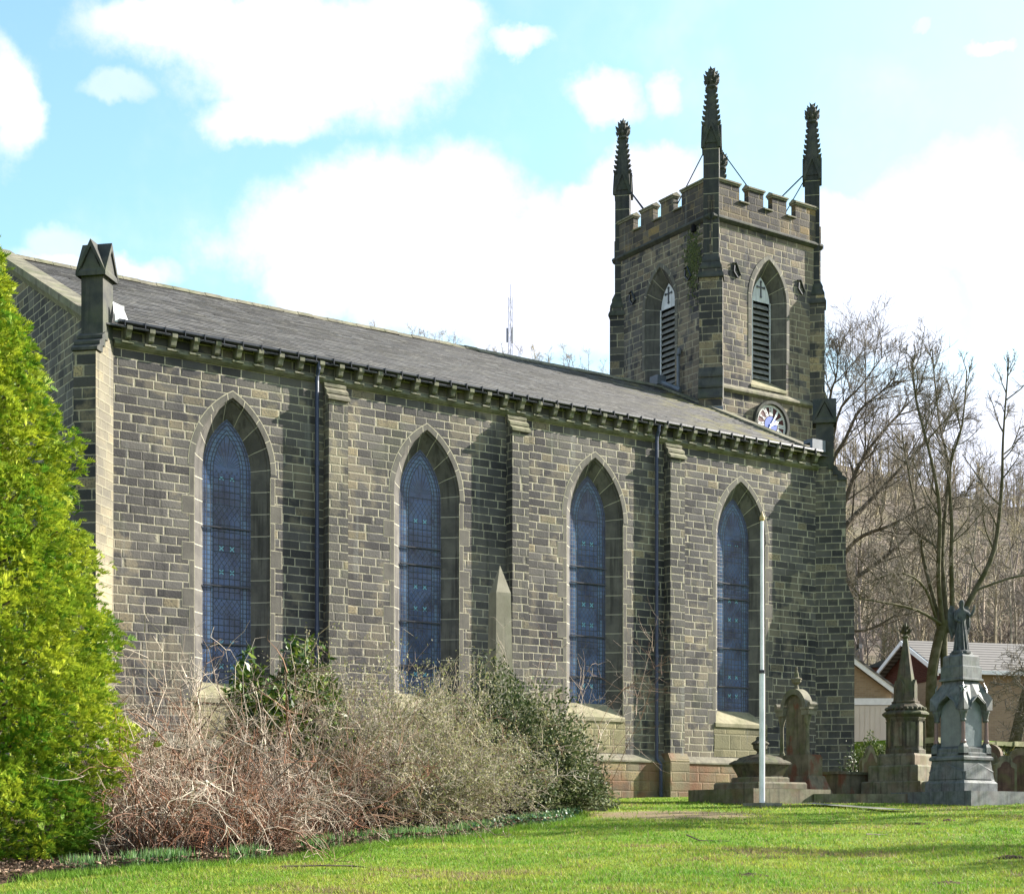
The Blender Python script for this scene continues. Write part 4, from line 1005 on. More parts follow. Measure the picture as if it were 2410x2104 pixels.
# the angel: one skinned body, wings and raised arm
def angel(x, y, z):
    t = thing('angel_statue', 'weathered stone angel with folded wings and one raised arm atop the granite monument', 'statue', (x, y, z))
    me = bpy.data.meshes.new('robed_body')
    J = [(0, 0, .0), (0, -.0, .12), (0, 0, .40), (0, .01, .66), (0, .0, .84), (0, 0, .99), (0, -.01, 1.06), (0, -.02, 1.13), (0, -.03, 1.21), (0, -.025, 1.27),
         (.14, 0, .97), (.21, -.07, .86), (.27, -.13, 1.03), (.275, -.14, 1.13), (-.13, 0, .96), (-.17, -.06, .78), (-.08, -.14, .72)]
    E_ = [(0, 1), (1, 2), (2, 3), (3, 4), (4, 5), (5, 6), (6, 7), (7, 8), (8, 9), (5, 10), (10, 11), (11, 12), (12, 13), (5, 14), (14, 15), (15, 16)]
    R_ = [(.17, .15), (.165, .14), (.145, .12), (.115, .09), (.125, .09), (.10, .075), (.05, .05), (.06, .065), (.072, .08), (.045, .05), (.06, .06), (.045, .045), (.03, .03), (.025, .02), (.06, .06), (.045, .045), (.03, .03)]
    me.from_pydata(J, E_, []); me.update()
    o = bpy.data.objects.new('robed_body', me); COL.objects.link(o)
    sk = o.modifiers.new('Skin', 'SKIN'); ss = o.modifiers.new('Sub', 'SUBSURF'); ss.levels = ss.render_levels = 2
    for v, r in zip(me.skin_vertices[0].data, R_): v.radius = r
    me.skin_vertices[0].data[2].use_root = True
    o.parent = t; o.rotation_euler.z = radians(-25); me.materials.append(M['bronze'])
    for s in (-1, 1):
        mb = MB(Matrix.Translation((x, y, z)) @ Matrix.Rotation(radians(-25), 4, 'Z'))
        pr = [(.03, .62), (.06, .98), (.14, 1.12), (.22, 1.14), (.28, 1.02), (.29, .78), (.25, .50), (.19, .30), (.13, .42)]
        pr = [(s * a, b) for a, b in pr]
        n_ = len(pr); cen = (s * .17, .78)
        for i in range(n_):
            a, b = pr[i], pr[(i + 1) % n_]
            f = [(cen[0], .06, cen[1]), (a[0], .10, a[1]), (b[0], .10, b[1])]; k = [(cen[0], .20, cen[1]), (b[0], .12, b[1]), (a[0], .12, a[1])]
            mb.poly(f if s < 0 else f[::-1]); mb.poly(k if s < 0 else k[::-1]); mb.poly([(a[0], .10, a[1]), (a[0], .12, a[1]), (b[0], .12, b[1]), (b[0], .10, b[1])])
        for i in range(5): mb.tube([(s * (.10 + .035 * i), .085, 1.0 - .02 * i), (s * (.13 + .03 * i), .07, .46 + .04 * i)], .018, 4)
        mb.build('wing', 'bronze', t)
    mb = MB(Matrix.Translation((x, y, z)) @ Matrix.Rotation(radians(-25), 4, 'Z'))
    for i in range(11):
        a = 2 * pi * i / 11; r0 = .12
        mb.tube([(cos(a) * .085, sin(a) * .07, .78), (cos(a + .1) * .135, sin(a + .1) * .115, .40), (cos(a + .15) * .175, sin(a + .15) * .155, .01)], [.012, .022, .03], 5)
    mb.build('robe_folds', 'bronze', t)
    mb = MB(Matrix.Translation((x, y, z))); mb.ngon([(.24, -.03), (.24, .02), (.19, .05)], 10); mb.build('statue_base', 'bronze', t)
angel(AX, AY, GZ0 + 3.78 * .96)

# obelisk by the nave wall
t = dressed('obelisk', 'slender buff stone obelisk gravestone rising above the shrubs before the nave wall', 'obelisk', 20.5, 30.45)
mb = MB(local(t, -.12)); mb.square([(.255, 1.0), (.185, 4.9), (.0, 5.55)]); mb.build('needle', 'obel', t)
mb = MB(local(t, -.12)); mb.square([(.5, -.4), (.5, .35), (.4, .4), (.4, .9), (.34, 1.0)]); mb.build('pedestal', 'obel', t)


def headstone(name, label, x, y, w, h, kind, m, ang, thick=.12, lean=0.0, group='headstones in the churchyard', panel=None):
    t = dressed(name, label, 'gravestone', x, y, group); g = Matrix.Translation(t.location) @ Matrix.Rotation(ang, 4, 'Z') @ Matrix.Rotation(lean, 4, 'Y')
    if kind == 'round': top = [(w / 2 * cos(pi * i / 12), h - w / 2 + w / 2 * sin(pi * i / 12)) for i in range(13)]
    elif kind == 'ogee': top = [(w / 2, h * .62), (w / 2, h * .70), (w * .42, h * .74), (w * .33, h * .74), (w * .25, h * .82), (w * .12, h * .95), (0, h), (-w * .12, h * .95), (-w * .25, h * .82), (-w * .33, h * .74), (-w * .42, h * .74), (-w / 2, h * .70), (-w / 2, h * .62)]
    elif kind == 'shoulder': top = [(w / 2, h * .8), (w * .36, h * .84)] + [(w * .3 * cos(pi * i / 8), h - w * .3 + w * .3 * sin(pi * i / 8)) for i in range(9)] + [(-w * .36, h * .84), (-w / 2, h * .8)]
    else: top = [(w / 2, h), (-w / 2, h)]
    pr = [(-w / 2, -.3), (w / 2, -.3)] + top
    mb = MB(g); mb.prism(pr, -thick / 2, thick / 2); mb.build('slab', m, t)
    mb = MB(g); mb.box(-w * .6, w * .6, -thick, thick, -.35, .12); mb.build('base', 'tomb', t)
    if panel:
        mb = MB(g); s = .78; mb.poly([(x_ * s, -thick / 2 - .004, h * .10 + max(z_, .05) * s * .98) for x_, z_ in pr]); mb.build('inscription_panel', panel, t)
    return t
FR = VIEW - pi / 2
headstone('headstone', 'dark red pointed headstone with curved shoulders beside the spire monument', 32.15, 30.0, .56, 1.38, 'ogee', 'tomb', FR + .35, .14, .02, panel='redst')
headstone('headstone', 'small buff headstone just behind the spire monument', 33.0, 29.7, .5, 1.2, 'ogee', 'obel', FR + .5)
headstone('headstone', 'round topped headstone edged in red sandstone right of the angel monument', 32.9, 26.6, .6, 1.42, 'round', 'redst', FR - .6, .2, panel='tomb')
headstone('headstone', 'brown shouldered headstone at the right edge of the churchyard', 32.4, 25.75, .56, 1.15, 'shoulder', 'tomb', FR + .1, .14, panel='redst')
headstone('headstone', 'taller round topped brown headstone behind the shouldered one', 33.5, 26.15, .56, 1.32, 'round', 'tomb', FR - .1, .14, panel='redst')
headstone('headstone', 'red headstone half hidden in the evergreen bush by the wall', 21.0, 27.7, .62, 1.0, 'shoulder', 'redst', FR + .2, .12)
t = dressed('box_tomb', 'weathered purple grey box tomb below the corner buttress', 'tomb', 30.35, 29.2)
mb = MB(local(t, .1)); mb.box(-.62, .62, -.42, .42, -.3, .62); mb.build('chest', 'tombred', t)
mb = MB(local(t, .1)); mb.box(-.66, .66, -.46, .46, .62, .69); mb.build('ledger', 'tomb', t)
t = dressed('grave_kerb', 'low dark kerb stone between the two tall monuments', 'kerb', 29.0, 27.2)
mb = MB(local(t, -.62)); mb.box(-1.25, 1.05, -.12, .12, -.3, .22); mb.build('kerb_stone', 'tomb', t)
# retaining wall
t = thing('retaining_wall', 'mossy dry stone retaining wall with slab copings behind the graves', 'wall', (40, 30.4, 2.5))
mb = MB(); mb.box(34.9, 62, 30.25, 30.62, 1.8, 4.0); mb.build('wall_face', 'drystone', t)
mb = MB(); random.seed(8); x = 34.9
while x < 60:
    x2 = x + random.uniform(.5, 1.1); dz = random.uniform(-.03, .04); mb.box(x, x2 - .02, 30.14 + random.uniform(-.03, .03), 30.72, 4.0 + .002, 4.12 + dz); x = x2
mb.build('coping', 'moss', t)
g = np.random.default_rng(55); N = 5200; x = 34.9 + 14 * g.uniform(size=N); zc = 2.3 + 1.75 * g.uniform(size=N); k_ = np.sin(x * 2.3) * np.sin(zc * 3.1 + x) + g.normal(size=N) * .35 > .1; x, zc = x[k_], zc[k_]; N = len(x)
C = np.stack([x, 30.22 - np.abs(g.normal(size=N)) * .07, zc], 1); A = rnd_dir(g, N) * np.array([1, .5, 1]) * .055; B = unit(np.cross(A, rnd_dir(g, N))) * .04; V, F = leaves(C, A, B)
npmesh('ivy', V, F, 'leaf', t, np.repeat(np.array([(.05, .075, .02), (.09, .10, .03), (.13, .11, .03)])[g.integers(0, 3, N)], 4, 0))
# flag path
mb = MB(); random.seed(5)
A_, B_ = np.array([27.0, 27.2]), np.array([26.2, 23.6]); dvec = (B_ - A_) / np.linalg.norm(B_ - A_); nvec = np.array([-dvec[1], dvec[0]]); s_ = 0
while s_ < 3.6:
    l = random.uniform(.55, .8); P = []
    for ds, dn in ((0, -.16), (l - .03, -.16), (l - .03, .26), (0, .26)):
        p = A_ + dvec * (s_ + ds) + nvec * dn; P.append((p[0], p[1], ground(*p) + .05))
    mb.poly(P if (Vector(P[1]) - Vector(P[0])).cross(Vector(P[2]) - Vector(P[0])).z > 0 else P[::-1]); s_ += l
tag(mb.build('path', 'path'), 'narrow worn flagstone path along the lawn edge', kind='structure')

# ------------------------------------------------------------------ houses beyond
t = thing('garage', 'buff brick garage with white barge board and cream up and over door', 'garage', (45.2, 44.2, 4.3))
mx = frame((44.5, 44.7, 0), FW)
mb = MB(mx); mb.prism([(-3.0, 3.5), (3.25, 3.5), (3.25, 6.86), (.125, 9.2), (-3.0, 6.86)], 0, 6); mb.build('brick_walls', 'buffbrick', t)
mb = MB(mx); mb.box(-1.6, 3.1, -.06, -.002, 3.5, 6.38); 
for i in range(23): mb.box(-1.6 + i * .2, -1.58 + i * .2, -.075, -.06, 3.5, 6.36)
mb.build('garage_door', 'door', t)
mb = MB(mx); mb.box(-1.8, 3.3, -.10, -.003, 6.40, 6.66); mb.build('lintel', 'white', t)
for s in (1, -1):
    mb = MB(mx); a = .125; pr = [(a, 9.43), (a, 9.19), (a + s * 3.3, 6.72), (a + s * 3.3, 6.96)]
    mb.prism(pr if s < 0 else pr[::-1], -.25, -.17); mb.build('barge_board', 'white', t)
    mb = MB(mx); pr = [(a, 9.52), (a, 9.42), (a + s * 3.36, 6.90), (a + s * 3.36, 7.0)]; mb.prism(pr if s < 0 else pr[::-1], -.28, 6.2); mb.build('roof_slope', 'tile', t)

t = thing('bungalow', 'low bungalow with pale ribbed tile roof and red brick gable behind the monuments', 'house', (55, 46, 4.3))
ph = .25; e = RT * cos(ph) + FW * sin(ph); pf = -RT * sin(ph) + FW * cos(ph)
B0 = S(16.6, 68.0, 0)
mx = Matrix(((e[0], pf[0], 0, B0[0]), (e[1], pf[1], 0, B0[1]), (0, 0, 1, 0), (0, 0, 0, 1)))
mb = MB(mx); mb.box(.45, 22, -2.6, 2.6, 3.5, 8.15); mb.build('walls', 'buffbrick', t)
mb = MB(mx); mb.poly([(.42, 2.6, 7.75), (.42, -2.6, 7.75), (.42, -2.6, 8.16), (.42, 0, 9.45), (.42, 2.6, 8.16)]); mb.poly([(.42, 2.6, 7.75), (.42, 2.6, 8.16), (.42, 0, 9.45), (.42, -2.6, 8.16), (.42, -2.6, 7.75)]); mb.box(.46, 2.2, -2.66, -2.61, 7.75, 8.14); mb.build('red_gable', 'redbrick', t)
for s in (-1, 1):
    mb = MB(mx); pr = [(0, 9.62), (s * 3.1, 8.07), (s * 3.1, 7.97), (0, 9.52)]; mb.sidep(pr if s < 0 else pr[::-1], 0, 22.5); mb.build('roof_slope', 'tile', t)
    mb = MB(mx); pr = [(0, 9.60), (s * 3.12, 8.03), (s * 3.12, 7.83), (0, 9.40)]; mb.sidep(pr if s < 0 else pr[::-1], -.07, -.005); mb.build('barge_board', 'white', t)
mb = MB(mx); mb.box(-.07, 22.4, -3.2, -3.1, 7.92, 8.08); mb.build('gutter_board', 'white', t)
mb = MB(mx); mb.box(8.3, 8.55, -2.75, -2.62, 3.5, 6.6); mb.box(8.1, 8.75, -2.78, -2.62, 6.5, 6.75); mb.build('door_post', 'white', t)
mb = MB(mx); mb.box(10.6, 12.2, -2.66, -2.62, 5.2, 6.7); w_ = mb.build('window', 'void', t)
mb = MB(mx); 
for x0, x1, z0, z1 in ((10.5, 12.3, 6.7, 6.8), (10.5, 12.3, 5.1, 5.2), (10.5, 10.6, 5.2, 6.7), (12.2, 12.3, 5.2, 6.7), (11.37, 11.43, 5.2, 6.7)): mb.box(x0, x1, -2.7, -2.61, z0, z1)
mb.build('window_frame', 'white', w_)
t = thing('red_brick_house', 'small dark roofed red brick house end left of the bungalow', 'house', (56.0, 51.5, 4.3))
mx = frame(S(17.6, 74.5, 0), FW); mb = MB(mx); mb.box(-.75, .25, 0, 4, 3.5, 9.1); mb.build('walls', 'redbrick', t)
mb = MB(mx); mb.prism([(-.95, 9.11), (.4, 9.11), (.4, 9.2), (.2, 9.45), (-.4, 9.45), (-.95, 9.2)], -.3, 4.2); mb.build('roof', 'black', t)
# radio mast on the far hill
t = thing('radio_mast', 'thin grey lattice radio mast on the hilltop above the nave roof', 'mast', (214.3, 313.8, 88))
mx = Matrix.Translation((214.3, 313.8, 0)); mb = MB(mx)
for a in range(3):
    for z in range(80, 128, 3):
        c0, c1 = 2 * pi * a / 3, 2 * pi * (a + 1) / 3
        mb.tube([(.5 * cos(c0), .5 * sin(c0), z), (.5 * cos(c1), .5 * sin(c1), z + 3)], .05, 3)
    mb.tube([(.5 * cos(c0), .5 * sin(c0), 78), (.5 * cos(c0), .5 * sin(c0), 128)], .07, 4)
mb.tube([(0, 0, 128), (0, 0, 131)], .06, 4); mb.build('lattice_tower', 'lead', t)
mb = MB(mx)
for a in range(3):
    c0 = 2 * pi * a / 3 + .5; mb.box(.8 * cos(c0) - .18, .8 * cos(c0) + .18, .8 * sin(c0) - .12, .8 * sin(c0) + .12, 117.2, 120.6)
mb.build('aerial_panels', 'lead', t)

# ------------------------------------------------------------------ trees
class Grow:
    def __init__(s, seed): s.g = np.random.default_rng(seed); s.a = []; s.fine = []
    def limb(s, pts, r0, r1, fine=False):
        pts = [np.asarray(p, float) for p in pts]; n_ = len(pts) - 1
        for i in range(n_):
            ra, rb = r0 + (r1 - r0) * i / n_, r0 + (r1 - r0) * (i + 1) / n_
            (s.fine if fine else s.a).append((pts[i], pts[i + 1], ra, rb))
    def curve(s, p, d, L, n_, up=.0, wig=.15):
        d = d / np.linalg.norm(d); out = [p]
        for i in range(n_):
            d = d + s.g.normal(size=3) * wig + np.array([0, 0, up]); d /= np.linalg.norm(d); out.append(out[-1] + d * L / n_)
        return out
    def branch(s, pts, r, depth, L, nb, up, spread=.9, rmin=.006, tpos=(.25, 1.0)):
        """side branches off a polyline, recursively"""
        pts = [np.asarray(q, float) for q in pts]
        for b in range(nb):
            t = s.g.uniform(*tpos) * (len(pts) - 1); i = min(int(t), len(pts) - 2); f = t - i
            p = pts[i] * (1 - f) + pts[i + 1] * f; ax = pts[i + 1] - pts[i]; ax /= np.linalg.norm(ax)
            side = np.cross(ax, s.g.normal(size=3)); side /= np.linalg.norm(side)
            d = ax * s.g.uniform(.45, .9) + side * spread; l = L * s.g.uniform(.55, 1.15) * (1 - .35 * t / (len(pts) - 1))
            q = s.curve(p, d, l, 5 if depth > 1 else 3, up, .13)
            rr = max(r * s.g.uniform(.35, .5), rmin)
            s.limb(q, rr, max(rr * .4, rmin * .8), depth <= 1)
            if depth > 0: s.branch(q, rr, depth - 1, l * .60, max(nb - 2, 5), up, spread, rmin, (.2, 1.0))
def smooth_poly(P, n_=4):
    P = [np.asarray(p, float) for p in P]; out = []
    for i in range(len(P) - 1):
        p0, p1, p2, p3 = P[max(i - 1, 0)], P[i], P[i + 1], P[min(i + 2, len(P) - 1)]
        for k in range(n_):
            t = k / n_; out.append(.5 * (2 * p1 + (p2 - p0) * t + (2 * p0 - 5 * p1 + 4 * p2 - p3) * t * t + (3 * p1 - p0 - 3 * p2 + p3) * t ** 3))
    return out + [P[-1]]


def tree_from(g, name, label, base, trunk_m, twig_m, group='bare trees'):
    t = thing(name, label, 'tree', tuple(base), group)
    for nm, segs, m, k in (('trunk', g.a, trunk_m, 6), ('crown', g.fine, twig_m, 3)):
        if not segs: continue
        V, F = tubes([q[0] for q in segs], [q[1] for q in segs], [q[2] for q in segs], [q[3] for q in segs], k)
        npmesh(nm, V, F, m, t, smooth=True)
    return t

# multi-stemmed tree behind the monuments
g = Grow(11); base = np.array([40.7, 35.2, 4.1])
tr = smooth_poly([base, (40.6, 35.2, 5.4), (40.65, 35.2, 6.6), (40.8, 35.1, 7.6), (41.0, 35.0, 8.4)]); g.limb(tr, .19, .16)
g.limb(smooth_poly([(41.0, 35.0, 4.1), (41.1, 35.0, 5.6), (41.05, 35.05, 7.2), (41.0, 35.0, 8.3)]), .14, .12)
for P, r in (([(41.1, 34.9, 8.0), (41.2, 35.2, 9.7), (41.4, 35.4, 11.1), (41.8, 35.5, 13.5), (41.8, 35.9, 15.2), (41.8, 36.2, 17.7)], .10),
             ([(41.0, 35.0, 8.0), (40.5, 34.8, 9.6), (40.2, 34.5, 11.8), (39.7, 34.4, 13.3), (39.0, 34.4, 15.1), (38.6, 34.2, 16.3)], .095),
             ([(41.0, 35.0, 7.9), (40.9, 35.7, 10.2), (41.1, 36.1, 11.4), (41.2, 36.6, 13.2), (41.4, 37.1, 14.7)], .08),
             ([(41.2, 34.8, 8.0), (41.0, 34.7, 10.1), (40.9, 34.6, 11.4), (40.7, 34.5, 13.2), (40.8, 34.1, 14.5), (40.8, 33.9, 16.2)], .09),
             ([(41.2, 34.8, 8.0), (41.9, 34.6, 9.2), (42.6, 34.3, 10.7), (43.0, 34.3, 12.8), (43.2, 34.4, 14.5), (43.5, 34.4, 17.2)], .115),
             ([(40.9, 35.1, 8.0), (40.0, 34.9, 9.3), (38.8, 34.8, 9.7), (37.6, 34.9, 9.4)], .06),
             ([(41.0, 35.0, 8.2), (39.6, 34.9, 8.6), (38.0, 35.0, 8.75), (36.8, 35.1, 8.8)], .06),
             ([(42.0, 34.5, 9.4), (43.4, 33.9, 9.9), (45.0, 33.2, 10.0), (46.5, 32.5, 10.3)], .045)):
    q = smooth_poly(P); g.limb(q, r, max(r * .16, .02)); g.branch(q, r * .62, 2, 2.3, 11, .11, .66, .006); g.branch(q, r * .45, 2, 1.2, 5, .12, .5, .007, (.86, 1.0))
tree_from(g, 'bare_tree', 'mossy many stemmed bare tree rising behind the angel monument', base, 'barkmoss', 'twig')
# big spreading tree behind the tower
g = Grow(12); base = np.array([44.7, 44.6, 4.0])
g.limb(smooth_poly([base, (44.8, 44.5, 8), (45.0, 44.4, 11.2), (45.0, 44.3, 13.4)]), .42, .26)
for P, r in (([(45.0, 44.4, 10.8), (45.9, 44.2, 13.2), (47.0, 43.9, 14.4), (48.3, 43.6, 15.7), (49.5, 43.2, 17.0), (50.6, 43.0, 18.0)], .24),
             ([(45.0, 44.4, 10.8), (46.1, 43.9, 11.3), (47.5, 43.2, 12.4), (48.7, 42.7, 13.6), (49.8, 42.4, 14.2)], .20),
             ([(45.0, 44.4, 12.3), (45.5, 44.0, 13.7), (46.1, 43.6, 15.6), (46.7, 43.2, 16.7), (47.3, 42.7, 17.6), (48.1, 42.2, 18.6)], .2),
             ([(45.0, 44.3, 12.8), (45.1, 44.1, 15.5), (45.4, 43.6, 16.6), (45.7, 43.2, 17.6), (46.1, 42.6, 18.2), (46.6, 42.0, 18.7)], .17),
             ([(45.0, 44.3, 13.2), (44.7, 43.9, 16.0), (44.5, 43.5, 18.1), (44.3, 43.0, 18.7), (44.0, 42.6, 19.4)], .15),
             ([(45.0, 44.4, 11.0), (45.4, 43.1, 12.6), (46.0, 41.8, 13.1), (46.9, 40.6, 13.8), (47.6, 39.6, 14.0)], .16),
             ([(45.0, 44.3, 13.2), (44.5, 43.2, 17.1), (44.6, 42.0, 18.2), (44.8, 41.0, 19.2)], .12),
             ([(45.0, 44.4, 9.6), (46.4, 43.6, 9.3), (48.0, 42.9, 10.2), (49.4, 42.5, 11.2)], .13)):
    r *= .62; q = smooth_poly(P); g.limb(q, r, r * .15); g.branch(q, r * .6, 2, 3.1, 12, .10, .66, .0065); g.branch(q, r * .4, 2, 1.3, 5, .12, .5, .008, (.86, 1.0))
tree_from(g, 'bare_tree', 'large spreading bare tree behind the tower with arching limbs', base, 'bark', 'twig')
# leaning tree at the right with drooping twigs
g = Grow(13); base = np.array([46.1, 36.3, 4.2])
q = smooth_poly([base, (46.3, 36.1, 5.6), (46.6, 35.9, 7.0), (47.0, 35.6, 9.0), (47.6, 35.2, 11.0), (48.2, 34.9, 14)]); g.limb(q, .25, .05); g.branch(q, .16, 2, 2.7, 10, -.10, 1.0, .010, (.35, 1))
g.limb(smooth_poly([(46.5, 36.0, 4.6), (46.9, 35.6, 6.2), (47.3, 35.2, 7.8)]), .09, .07)
tree_from(g, 'bare_tree', 'leaning bare tree with drooping dark twigs at the right edge', base, 'barkmoss', 'twig')
g = Grow(14); base = np.array([44.6, 33.0, 4.2])
for k in range(7): 
    q = g.curve(base, np.array([g.g.uniform(-.8, .5), g.g.uniform(-.4, .6), 1.0]), 3.2, 5, -.05, .15); g.limb(q, .05, .012); g.branch(q, .03, 2, 1.7, 9, -.05, .9, .008)
tree_from(g, 'bare_shrub_tree', 'low tangled thorn bush with dark twigs right of the angel', base, 'twig', 'twig', None)
# pale birches on the hill foot
rb = np.random.default_rng(21)
for i in range(16):
    r = rb.uniform(15.5, 33) if i > 6 else 15.6 + i * 1.35; f = rb.uniform(80, 100); p = S(r, f, 0); p[2] = ground(p[0], p[1])
    g = Grow(100 + i); H = rb.uniform(9, 14); q = g.curve(p, np.array([rb.normal() * .08, rb.normal() * .08, 1.0]), H, 7, .05, .05); g.limb(q, .13, .03); g.branch(q, .05, 1, 2.0, 13, .06, .7, .012, (.35, 1))
    tree_from(g, 'birch_tree', 'slim pale trunked bare tree on the foot of the wooded hill', p, 'birch', 'twig', 'slim pale trees on the hill foot')
# the wood on the hill: one uncountable mass of bare crowns
def wood(name, label, spots, seed, scale=1.0):
    g = np.random.default_rng(seed); T = []
    for k in range(5):
        G_ = Grow(300 + k + seed); q = G_.curve(np.zeros(3), np.array([0, 0, 1.0]), 9, 6, .05, .06); G_.limb(q, .16, .04, True); G_.branch(q, .08, 1, 3.3, 11, .10, .75, .022, (.22, 1))
        sg = G_.fine; V, F = tubes([a[0] for a in sg], [a[1] for a in sg], [a[2] for a in sg], [a[3] for a in sg], 3); T.append((V, F))
    VV, FF, CC, off = [], [], [], 0
    for p, s in spots:
        V, F = T[g.integers(5)]; a = g.uniform(0, 2 * pi); R_ = np.array([[cos(a), -sin(a), 0], [sin(a), cos(a), 0], [0, 0, 1]])
        VV.append((V * s) @ R_.T + p); FF.append(F + off); off += len(V); t_ = g.uniform(); c = np.array([.25, .205, .18]) * (1 - t_) + np.array([.29, .25, .145]) * t_
        CC.append(np.tile(c * g.uniform(.6, 1.2), (len(V), 1)))
    o = npmesh(name, np.concatenate(VV), np.concatenate(FF), 'woodland', None, np.concatenate(CC)); return tag(o, label, kind='stuff')
rw = np.random.default_rng(31); sp = []
while len(sp) < 300:
    f = rw.uniform(84, 300) if len(sp) > 150 else rw.uniform(84, 150); k = rw.uniform(.17, .46); p = S(k * f, f, 0); p[2] = ground(p[0], p[1]) - .2
    sp.append((p, rw.uniform(.6, 1.15) * (1 if f < 150 else 1.0)))
while len(sp) < 520:
    f = rw.uniform(235, 300); k = rw.uniform(.19, .50); p = S(k * f, f, 0); p[2] = ground(p[0], p[1]) - .3; sp.append((p, rw.uniform(.7, 1.25)))
wood('woods', 'bare brown winter wood covering the hillside', sp, 1)
sp = []
for i in range(130):
    k = rw.uniform(-.14, .20); f = rw.uniform(292, 300); p = S(k * f, f, 0); p[2] = ground(p[0], p[1]) - .5; sp.append((p, rw.uniform(.55, 1.0)))
wood('woods', 'scrubby treeline along the hill crest above the nave roof', sp, 2)
# trees outside the frame on the right whose shadows streak the lawn
for i, (x, y, H, n_) in enumerate(((36.5, 18.2, 9.5, 12), (44.0, 20.5, 12, 11), (34.5, 12.6, 9, 12), (30.5, 8.4, 8, 12))):
    g = Grow(60 + i); p = np.array([x, y, ground(x, y)]); q = g.curve(p, np.array([0, .02, 1.0]), H, 8, .04, .06); g.limb(q, .3, .07); g.branch(q, .17, 2, 4.2, n_, .05, .85, .02, (.25, 1))
    tree_from(g, 'bare_tree', 'bare tree standing out of view right of the lawn', p, 'bark', 'twig', 'bare trees beyond the right edge')

# ------------------------------------------------------------------ golden conifer
def conifer():
    g = np.random.default_rng(5); cx, cy = 5.55, 20.55; gz0 = ground(cx, cy)
    t = thing('golden_conifer', 'tall golden green conifer at the left edge in front of the church', 'conifer', (cx, cy, gz0))
    zs = [0.0, .4, .9, 1.6, 2.4, 3.2, 4.0, 5.2, 6.2, 7.2, 8.0, 8.7]; rs = [1.25, 1.62, 1.68, 1.85, 1.85, 1.68, 1.50, 1.20, .98, .66, .36, .05]
    N = 54000
    z = g.uniform(.05, 8.65, N * 2); z = z[g.uniform(size=N * 2) < np.interp(z, zs, rs) / 2.0][:N]; N = len(z)
    a = g.uniform(0, 2 * pi, N)
    lump = 1 + .07 * np.sin(a * 3 + z * 1.7) + .08 * np.sin(a * 5 - z * 2.9 + 1) + .07 * np.sin(z * 5.3 + a * 2) + .08 * np.sin(a * 11 + z * 6.1) + .04 * np.sin(a * 19 - z * 8)
    rad = np.interp(z, zs, rs) * lump * np.where(g.uniform(size=N) < .7, g.uniform(.86, 1.06, N), g.uniform(.35, .9, N))
    hole = np.sin(a * 8 + z * 3.3 + 1.2 * np.sin(z * 2.1)) * np.sin(z * 5.1 - a * 4) + .5 * np.sin(a * 17 + z * 9.0); kp = (hole > -.36) | (g.uniform(size=N) < .18) | (rad < .8 * np.interp(z, zs, rs)); z, a, rad, lump = z[kp], a[kp], rad[kp], lump[kp]; N = len(z)
    o = np.stack([np.cos(a), np.sin(a), 0 * a], 1); P = np.stack([cx + rad * np.cos(a), cy + rad * np.sin(a), gz0 + z], 1)
    D0 = unit(o * 1.0 + np.array([0, 0, .55]) + g.normal(size=(N, 3)) * .38); 
    tang = unit(np.cross(o, [0, 0, 1.0])); side = unit(np.cross(D0, unit(o * .6 + g.normal(size=(N, 3)) * .5 + np.array([0, 0, .5]))))
    ln = g.uniform(.06, .145, N)
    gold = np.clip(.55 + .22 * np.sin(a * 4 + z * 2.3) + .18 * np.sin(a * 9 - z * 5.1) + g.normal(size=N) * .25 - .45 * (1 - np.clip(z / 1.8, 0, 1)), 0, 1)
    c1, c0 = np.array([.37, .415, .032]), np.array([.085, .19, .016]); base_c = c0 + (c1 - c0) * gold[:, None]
    Cs, As, Bs, Cc = [], [], [], []
    nl = 8
    for k in range(nl):
        f = (k + .5) / nl; s = 1 if k % 2 else -1
        d = unit(D0 * .95 + side * s * (.75 - .45 * f) + np.array([0, 0, .05])); l = ln * (.42 - .2 * f)
        root = P + D0 * (ln * f)[:, None] - np.array([0, 0, .05]) * (f ** 2)
        Cs.append(root + d * (l * .8)[:, None]); As.append(d * l[:, None]); Bs.append(unit(np.cross(d, np.cross(D0, side) + g.normal(size=(N, 3)) * .35)) * (l * .30)[:, None])
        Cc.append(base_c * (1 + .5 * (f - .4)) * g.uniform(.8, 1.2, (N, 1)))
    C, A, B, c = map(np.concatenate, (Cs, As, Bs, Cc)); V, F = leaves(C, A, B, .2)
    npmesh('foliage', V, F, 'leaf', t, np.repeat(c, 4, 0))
    G_ = Grow(9); G_.limb(G_.curve(np.array([cx, cy, gz0]), np.array([0, 0, 1.0]), 8, 6, 0, .02), .22, .03)
    for k in range(150):
        zz = G_.g.uniform(.2, 7.6); aa = G_.g.uniform(0, 2 * pi); G_.limb(G_.curve(np.array([cx, cy, gz0 + zz]), np.array([cos(aa), sin(aa), .5]), float(np.interp(zz, zs, rs)) * .95, 4, .03, .1), .03, .008)
    V, F = tubes([q[0] for q in G_.a], [q[1] for q in G_.a], [q[2] for q in G_.a], [q[3] for q in G_.a], 5); npmesh('trunk', V, F, 'bark', t)
conifer()

